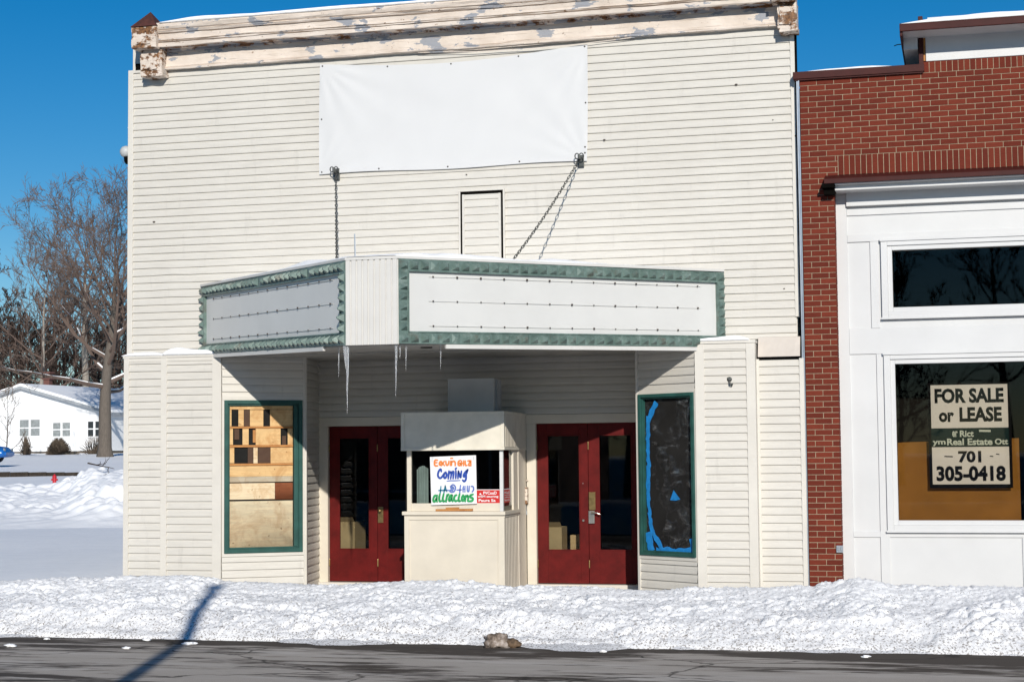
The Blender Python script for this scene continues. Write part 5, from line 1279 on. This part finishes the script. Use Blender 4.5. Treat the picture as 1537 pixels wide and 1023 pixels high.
def copy_thing(o, loc, rot=0, scale=1, label=None):
    c = o.copy(); COL.objects.link(c); c.location = loc; c.rotation_euler = (0, 0, rot); c.scale = (scale,)*3
    if label: c['label'] = label
    for ch in o.children:
        k = ch.copy(); COL.objects.link(k); k.parent = c
    return c
plant_tree('bare_tree', grow_tree(14, 14.2, .42, .33, 9.0, 24, (8, 7, 6), .0125, up=.45), gp(158, 97), M['bark'], M['twig'], 'big spreading bare tree with snow on its low limbs, in front of the white house', None, 2.0, True)
plant_tree('bare_tree', grow_tree(23, 19, .36, .50, 4.2, 14, (5, 5, 4), .022, up=.8), gp(129, 128), M['barkpale'], M['twig'], 'tall pale-barked tree just left of and behind the big spreading tree', None, .7)
plant_tree('bare_tree', grow_tree(31, 15.0, .22, .34, 6.2, 14, (7, 6, 5), .014, up=.85), gp(66, 122), M['barkpale'], M['twig'], 'leaning pale bare tree rising behind the white house roof, left of the big tree', None, .3)
kinds = [grow_tree(41+i, H, r, c, s, n, (5, 5, 4), .030, up=.8) for i, (H, r, c, s, n) in enumerate(((15, .26, .25, 4.6, 15), (12.5, .2, .15, 4.2, 15), (17, .3, .4, 4.6, 13)))]
protos = []
rnd = random.Random(5)
for i in range(30):
    x = -60+i*9.5+rnd.uniform(-6, 6); s = rnd.uniform(132, 190); loc = gp(x, s); k = i % 3
    lab = 'bare brown tree among the others in the wood behind the white house'
    if i < 3: protos.append(plant_tree('woodland_tree', kinds[k], loc, M['twigd'], M['twigd'], lab, 'bare trees in the wood behind the house', rnd.uniform(0, 6)))
    else: copy_thing(protos[k], loc, rnd.uniform(0, 6.28), rnd.uniform(.82, 1.12) if x < 95 else rnd.uniform(.68, .95))
# undergrowth
mb = MB()
for i in range(2600):
    x = rnd.uniform(-70, 240); s = rnd.uniform(126, 150); b = gp(x, s); h = rnd.uniform(2.0, 5.2)
    d = V((rnd.uniform(-.35, .35), rnd.uniform(-.2, .2), 1)); q = b+d*h*.5+V((rnd.uniform(-.4, .4), 0, 0)); e = q+V((rnd.uniform(-.8, .8), 0, h*.5))
    mb.tube([b, q, e], [.05, .035, .02], 3, cap=False)
tag(mb.build('undergrowth', M['twigd'], None, gp(90, 138)), 'tangled brown undergrowth at the foot of the wood', 'undergrowth', kind='stuff')

# ---- white house
s0 = 108; corner = gp(165, s0); a_ = RAD(22)
gd = R0*cos(a_)-FH*sin(a_); rd = R0*sin(a_)+FH*cos(a_); sc_ = F/s0
GW = 296/sc_/cos(a_); RL = 19.0; zb0 = corner.z-.15
ze = zb0+.15+(683-624)/sc_; zpk = zb0+.15+(683-583)/sc_
HO = thing('white_house', (corner.x, corner.y, zb0), 'low white clapboard house with a snowy gable roof beyond the lot', 'house')
def hpt(g, r, z): p = corner+gd*g+rd*r; return V((p.x, p.y, z))
mb = MB()
mb.add([hpt(-GW, 0, zb0+.3), hpt(0, 0, zb0+.3), hpt(0, 0, ze), hpt(-GW/2, 0, zpk), hpt(-GW, 0, ze), hpt(-GW, RL, zb0+.3), hpt(0, RL, zb0+.3), hpt(0, RL, ze), hpt(-GW/2, RL, zpk), hpt(-GW, RL, ze)],
       [(0, 1, 2, 3, 4), (9, 8, 7, 6, 5), (1, 6, 7, 2), (5, 0, 4, 9)]); mb.build('wall', M['housewall'], HO)
mb = MB(); mb.obox(hpt(-GW+.1, .1, zb0-.5), gd*(GW-.2), rd*(RL-.2), V((0, 0, .8))); mb.build('foundation', M['found'], HO)
def slope(side, th, off, over, m, nm, ext=.35):
    mb = MB(); e = 0 if side > 0 else -GW; dz = (zpk-ze)/(GW/2)
    ge = e+ext*side; zee = ze-ext*dz
    A_ = [hpt(-GW/2, -over, zpk+off), hpt(ge, -over, zee+off), hpt(ge, RL+over, zee+off), hpt(-GW/2, RL+over, zpk+off)]
    B_ = [p+V((0, 0, th)) for p in A_]
    mb.add(A_+B_, [(3, 2, 1, 0), (4, 5, 6, 7), (0, 1, 5, 4), (1, 2, 6, 5), (2, 3, 7, 6), (3, 0, 4, 7)]); return mb
mb = slope(1, .16, .0, .35, None, ''); m2 = slope(-1, .16, .0, .35, None, ''); mb.add(m2.v, m2.f); RF = mb.build('roof', M['fascia'], HO, fix=True)
mb = slope(1, .17, .165, .28, None, ''); m2 = slope(-1, .17, .165, .28, None, ''); mb.add(m2.v, m2.f); mb.build('roof_snow', M['snow'], RF, fix=True)
p = atd(72, 566, s0+7); mb = MB(); mb.box(p.x-.21, p.x+.21, p.y-.21, p.y+.21, zpk-1.2, p.z+.25); mb.box(p.x-.3, p.x+.3, p.y-.3, p.y+.3, p.z-.15, p.z); mb.box(p.x-.32, p.x+.32, p.y-.32, p.y+.32, p.z+.25, p.z+.36); mb.build('chimney', M['housebrick'], RF)
def hwin(x0, y0, x1, y1, pane):
    # on the gable plane
    n = gd.cross(V((0, 0, 1))).normalized()
    def hit(x, y): v = ray(x, y); k = (corner-CAM).dot(n)/v.dot(n); return CAM+v*k
    a, b = hit(x0, y1), hit(x1, y0); wv = V((b.x-a.x, b.y-a.y, 0)); L = wv.length; wd = wv/L; out = -rd; H = b.z-a.z
    mb = MB(); fw = .10; o = V(a)
    mb.obox(o-wd*fw-V((0, 0, fw)), wd*fw, out*.06, V((0, 0, H+2*fw))); mb.obox(o+wd*L-V((0, 0, fw)), wd*fw, out*.06, V((0, 0, H+2*fw)))
    mb.obox(o-V((0, 0, fw)), wd*L, out*.07, V((0, 0, fw))); mb.obox(o+V((0, 0, H)), wd*L, out*.07, V((0, 0, fw)))
    mb.obox(o+wd*(L/2-.07), wd*.14, out*.06, V((0, 0, H))); mb.obox(o+V((0, 0, H*.5-.035)), wd*(L/2-.07), out*.045, V((0, 0, .07))); mb.obox(o+wd*(L/2+.07)+V((0, 0, H*.5-.035)), wd*(L/2-.07), out*.045, V((0, 0, .07)))
    f = mb.build('window', M['housewall'], HO)
    mb = MB(); mb.obox(o+out*.01, wd*L, out*.012, V((0, 0, H))); mb.build('window_pane', pane, f)
hwin(30, 629.5, 60.5, 654, M['pane']); hwin(80, 634, 106, 654.5, M['pane']); hwin(132.5, 632, 152, 654.5, M['panedark'])
# side-wall window
q = hpt(0, 1.2, 0); 
mb = MB(); o = hpt(.0, 1.6, ze-1.55); mb.obox(o, rd*4.4, gd*.05, V((0, 0, 1.25))); f = mb.build('window', M['housewall'], HO)
for k in range(3):
    mb = MB(); mb.obox(o+rd*(.15+1.42*k)+V((0, 0, .1))+gd*.05, rd*1.25, gd*.012, V((0, 0, 1.05))); mb.build('window_pane', M['panedark'], f)

# ---- shrubs
def twigball(c, r, n, h, seed, rr=.02, splay=1.0):
    rnd = random.Random(seed); mb = MB()
    for i in range(n):
        a = rnd.uniform(0, 2*pi); el = rnd.uniform(.15, 1.4)
        b = c+V((cos(a), sin(a), 0))*r*.25*rnd.random()
        e = c+V((cos(a)*cos(el)*r*splay, sin(a)*cos(el)*r*splay, h*(.35+.65*sin(el))))*rnd.uniform(.75, 1.05) if False else V((c.x+cos(a)*cos(el)*r*splay*rnd.uniform(.7, 1.05), c.y+sin(a)*cos(el)*r*rnd.uniform(.7, 1.05), c.z+h*sin(el)*rnd.uniform(.8, 1.05)))
        m_ = b.lerp(e, .55)+V((rnd.uniform(-.1, .1), rnd.uniform(-.1, .1), .08))*r
        mb.tube([b, m_, e], [rr, rr*.8, rr*.5], 3, cap=False)
    return mb
c = gp(88, 104); tag(twigball(c-V((0, 0, .15)), .85, 1100, 1.15, 3, .022).build('shrub', M['shrub'], None, c), 'rounded dense brown shrub under the middle house window', 'shrub')
c = gp(38.5, 104); tag(twigball(c-V((0, 0, .1)), .55, 140, 1.35, 4, .022, .75).build('shrub', M['shrub'], None, c), 'upright fan of bare stems under the left house window', 'shrub')
c = gp(141, 104); tag(twigball(c-V((0, 0, .1)), 1.0, 170, 1.3, 6, .014).build('shrub', M['shrub'], None, c), 'sparse thin shrub beside the big tree trunk', 'shrub')
c = gp(105, 104); tag(twigball(c-V((0, 0, .2)), .8, 260, .4, 9, .02).build('shrub', M['plygrey'], None, c), 'low tan clump of dry leaves right of the round shrub', 'shrub')
plant_tree('sapling', grow_tree(77, 4.6, .05, .12, 1.7, 9, (4, 4), .012, up=1.0), gp(8, 101), M['bark'], M['shrub'], 'slender sapling at the left edge before the white house', None, 1)
# ---- timber kerb rail
a, b = gp(-40, 70), gp(124, 71.5)
mb = MB(); dv = V((b.x-a.x, b.y-a.y, b.z-a.z)); nn = V((dv.y, -dv.x, 0)).normalized()
for k in range(6):
    mb.obox(a+dv*(k/6)+V((0, 0, -.12)), dv*(1/6-.004), nn*.22, V((0, 0, .36-.02*k)))
tag(mb.build('timber_barrier', M['timber'], None, (a+b)/2, bevel=.01), 'long low dark timber barrier lying half buried across the lot', 'barrier')
# ---- hydrant
c = gp(82, 63); top = atd(82, 711.5, 63).z
mb = MB(); HY = thing('fire_hydrant', (c.x, c.y, top-.45), 'red hydrant top poking out of the plowed snow', 'hydrant')
mb.lathe((c.x, c.y, top-.45), [(.10, 0), (.10, .04), (.07, .045), (.07, .31), (.085, .315), (.085, .34)], 14); mb.build('barrel', M['hydrant'], HY, smooth=False)
mb = MB(); mb.lathe((c.x, c.y, top-.11), [(.08, 0), (.078, .035), (.058, .07), (.026, .09), (.024, .115), (.02, .12)], 14); mb.build('bonnet', M['hydrant'], HY, smooth=True)
for dx in (-1, 1):
    mb = MB(); mb.lathe((c.x+dx*.095, c.y, top-.19), [(.03, -.03), (.034, 0), (.034, .03)], 10, axis='x'); mb.build('outlet_cap', M['hydrant'], HY)
# ---- fallen twigs on the mound
p = atd(148, 697, 50); rnd = random.Random(9)
mb = MB(); 
def fall(p, d, L, r, lev):
    pts = [p]; 
    for i in range(4): d = (d+V((rnd.uniform(-.3, .3), rnd.uniform(-.2, .2), rnd.uniform(-.16, .14)))).normalized(); pts.append(pts[-1]+d*L/4)
    mb.tube(pts, [r*(1-.17*i) for i in range(5)], 4)
    if lev < 2:
        for i in (1, 2, 3): fall(pts[i], (d+V((rnd.uniform(-.8, .8), 0, rnd.uniform(-.1, .7)))).normalized(), L*.5, r*.6, lev+1)
fall(p+V((-.35, 0, .05)), R0*1+V((0, 0, -.1)), .9, .022, 0)
tag(mb.build('fallen_branch', M['twigd'], None, p), 'dead branch lying on the plowed snow near the tree trunk', 'branch')
# ---- blue car at the left edge
s1 = 82; fr = gp(13, s1); cz = atd(12, 690, s1).z-.12
CA = thing('parked_car', (fr.x, fr.y, cz), 'bright blue car nosing in at the left edge, parked on snow', 'car')
lx, ly = -R0, FH                                            # lx: from the nose backwards (to the left)
def cp(l, w, h): q = V((fr.x, fr.y, cz))+lx*l+ly*w; return V((q.x, q.y, cz+h))
sec = [(0.0, .32, .62, .70), (.12, .26, .74, .80), (.5, .24, .80, .86), (1.25, .24, .88, .88), (1.95, .24, 1.32, .80), (2.3, .24, 1.44, .74), (3.2, .24, 1.44, .74), (3.9, .26, 1.05, .82), (4.35, .34, .98, .80)]
mb = MB(); prs = [(0, 0), (.0, .55), (.08, .8), (.28, .97), (.72, .97), (.92, .8), (1, .55), (1, 0)]; vs = []
for (l, h0, h1, hw) in sec:
    for (w, h) in prs: vs.append(cp(l, (w*2-1)*.84*(1 if h < .9 else .9), lerp(h0, h1, h)))
n = len(prs); fs = [(i*n+j, i*n+(j+1) % n, (i+1)*n+(j+1) % n, (i+1)*n+j) for i in range(len(sec)-1) for j in range(n)]+[tuple(range(n-1, -1, -1)), tuple((len(sec)-1)*n+j for j in range(n))]
mb.add(vs, fs); BO = mb.build('body', M['carblue'], CA, smooth=True, bevel=0, fix=True)
for l in (.78, 3.45):
    for w in (-.86, .70):
        mb = MB(); c = cp(l, w, .32); ring = []
        for rr_, o in ((.32, 0), (.335, .03), (.335, .15), (.32, .17), (.2, .17), (.2, 0)):
            ring.append((rr_, o))
        vs = []; k = 20
        for rr_, o in ring:
            for j in range(k): an = 2*pi*j/k; vs.append(c+lx*(rr_*cos(an))+V((0, 0, rr_*sin(an)))+ly*o)
        m_ = len(ring); mb.add(vs, [(i*k+j, i*k+(j+1) % k, ((i+1) % m_)*k+(j+1) % k, ((i+1) % m_)*k+j) for i in range(m_) for j in range(k)])
        wh = mb.build('wheel', M['tyre'], CA, fix=True)
        mb = MB(); vs = [c+lx*(.2*cos(2*pi*j/k))+V((0, 0, .2*sin(2*pi*j/k)))+ly*.03 for j in range(k)]+[c+ly*(-.0)]; mb.add(vs, [(j, (j+1) % k, k) for j in range(k)]); mb.build('rim', M['steel'], wh)
for w in (-.853, .845):
    mb = MB(); q = [cp(1.55, w, .93), cp(2.2, w*.965, 1.34), cp(3.15, w*.965, 1.34), cp(3.6, w, .98)]; mb.add(q+[p+ly*.01 for p in q], [(0, 1, 2, 3), (7, 6, 5, 4), (0, 4, 5, 1), (1, 5, 6, 2), (2, 6, 7, 3), (3, 7, 4, 0)]); mb.build('side_window', M['panedark'], CA, fix=True)
for w in (-.72, .5): mb = MB(); mb.obox(cp(.06, w, .54), lx*-.07, ly*.22, V((0, 0, .13))); mb.build('headlight', M['pane'], CA, bevel=.02)
mb = MB(); mb.obox(cp(.02, -.7, .34), lx*-.10, ly*1.4, V((0, 0, .16))); mb.build('bumper', M['carblue'], CA, bevel=.03)

# ================================================================== behind the camera
# pole that throws the long shadow, trees mirrored in the shop glass
TH_, AL = RAD(19.5), RAD(22)
SUN = V((-sin(TH_)*cos(AL), cos(TH_)*cos(AL), -sin(AL)))
pa_ = atz(132, 993, -.2); base = pa_-V((SUN.x, SUN.y, 0)).normalized()*11.0
tipY = -2.9; Lh = (tipY-base.y)/cos(TH_)
PO2 = thing('wooden_pole', (base.x, base.y, -.3), 'short leaning wooden pole across the street casting the slanted shadow over road and snowbank', 'pole')
mb = MB(); mb.tube([(base.x, base.y, -.3), (base.x+.9, base.y, Lh*tan(AL)+.15)], [.10, .072], 14); mb.build('shaft', M['pole'], PO2, smooth=True)
mb = MB(); mb.lathe((base.x+.9, base.y, Lh*tan(AL)+.15), [(.125, 0), (.12, .03), (.02, .07)], 14); mb.build('pole_cap', M['steel'], PO2)
opp = grow_tree(91, 12.5, .22, .3, 4.6, 15, (6, 5, 4), .022, up=.8)
o1 = plant_tree('street_tree', opp, V((2.6, -50, -.3)), M['bark'], M['twigd'], 'bare tree across the street mirrored in the transom window', 'bare trees across the street', 0)
copy_thing(o1, V((-2.5, -54, -.3)), 2.1, 1.05, 'bare trees standing in a row behind the far snowbank across the street'); copy_thing(o1, V((-9, -52, -.3)), 4.0, .95, 'bare trees standing in a row behind the far snowbank across the street')
for i in range(26):  # extra trees added so the shop glass reflects something darker
    copy_thing(protos[i % 3], V((-62+i*5.0+rnd.uniform(-2, 2), rnd.uniform(-84, -66), -.3)), rnd.uniform(0, 6.28), rnd.uniform(.9, 1.2), 'bare brown tree added to darken glass reflections, in the distant tree line across the street')['group'] = 'distant tree line across the street'
mb = MB()
mb.grid(160, 14, lambda u, v: (lerp(-24, 30, u), -16.0-2.2*v, -.22+.75*sin(pi*min(1, v*1.0))**.6*(1+.25*noise.noise(V((u*20, v*2, 0))))+.06*noise.noise(V((u*90, v*9, 4)))))
struct(mb.build('far_snowbank', M['snow'], None, (0, -17, 0), smooth=True))

def opposite(x0, x1, y1, h, m, label, nwin):  # unseen buildings added to cut low sky light and darken reflections
    o = thing('sky_blocking_building', ((x0+x1)/2, y1, -.2), label, 'building', 'unseen buildings added across the street to block sky light')
    mb = MB(); mb.box(x0, x1, y1-9, y1, -.3, h); mb.build('wall', M[m], o)
    mb = MB(); mb.box(x0-.1, x1+.1, y1-9.1, y1+.18, h+.002, h+.3); mb.build('parapet', M['concrete'], o)
    for i in range(nwin):
        xa = lerp(x0+.6, x1-.6, i/nwin); xb = lerp(x0+.6, x1-.6, (i+1)/nwin)-.5
        mb = MB(); mb.box(xa, xb, y1, y1+.06, .5, 2.7); f = mb.build('window', M['white'], o)
        mb = MB(); mb.box(xa+.08, xb-.08, y1+.061, y1+.075, .58, 2.62); mb.build('window_pane', M['panedark'], f)
opposite(-27, -7, -29, 5.6, 'housebrick', 'wide unseen single-storey brick building added across the street to block low sky and darken the door glass', 6)
opposite(15, 34, -30, 5.2, 'concrete', 'unseen grey rendered building added across the street to the right to block low sky', 5)
# ================================================================== light
w = bpy.data.worlds.new('World'); sc.world = w; w.use_nodes = True
nt = w.node_tree; bg = nt.nodes['Background']
sky = nt.nodes.new('ShaderNodeTexSky'); sky.sky_type = 'NISHITA'; sky.sun_disc = False
sky.sun_elevation = AL; sky.sun_rotation = pi-TH_; sky.altitude = 800; sky.air_density = 1.0; sky.dust_density = .02; sky.ozone_density = 3.5
hs = nt.nodes.new('ShaderNodeHueSaturation'); hs.inputs['Saturation'].default_value = 1.42
nt.links.new(sky.outputs[0], hs.inputs['Color']); nt.links.new(hs.outputs[0], bg.inputs[0]); bg.inputs[1].default_value = .066
sd = bpy.data.lights.new('sun', 'SUN'); sd.energy = 3.5; sd.angle = RAD(.53); sd.color = (1, .95, .865)
so = bpy.data.objects.new('sun', sd); COL.objects.link(so); so.rotation_euler = SUN.to_track_quat('-Z', 'Y').to_euler()
vs_ = sc.view_settings; vs_.view_transform = 'Standard'; vs_.look = 'None'; vs_.gamma = 1; vs_.exposure = 0.3
sc.cycles.max_bounces = 8; sc.cycles.transparent_max_bounces = 12
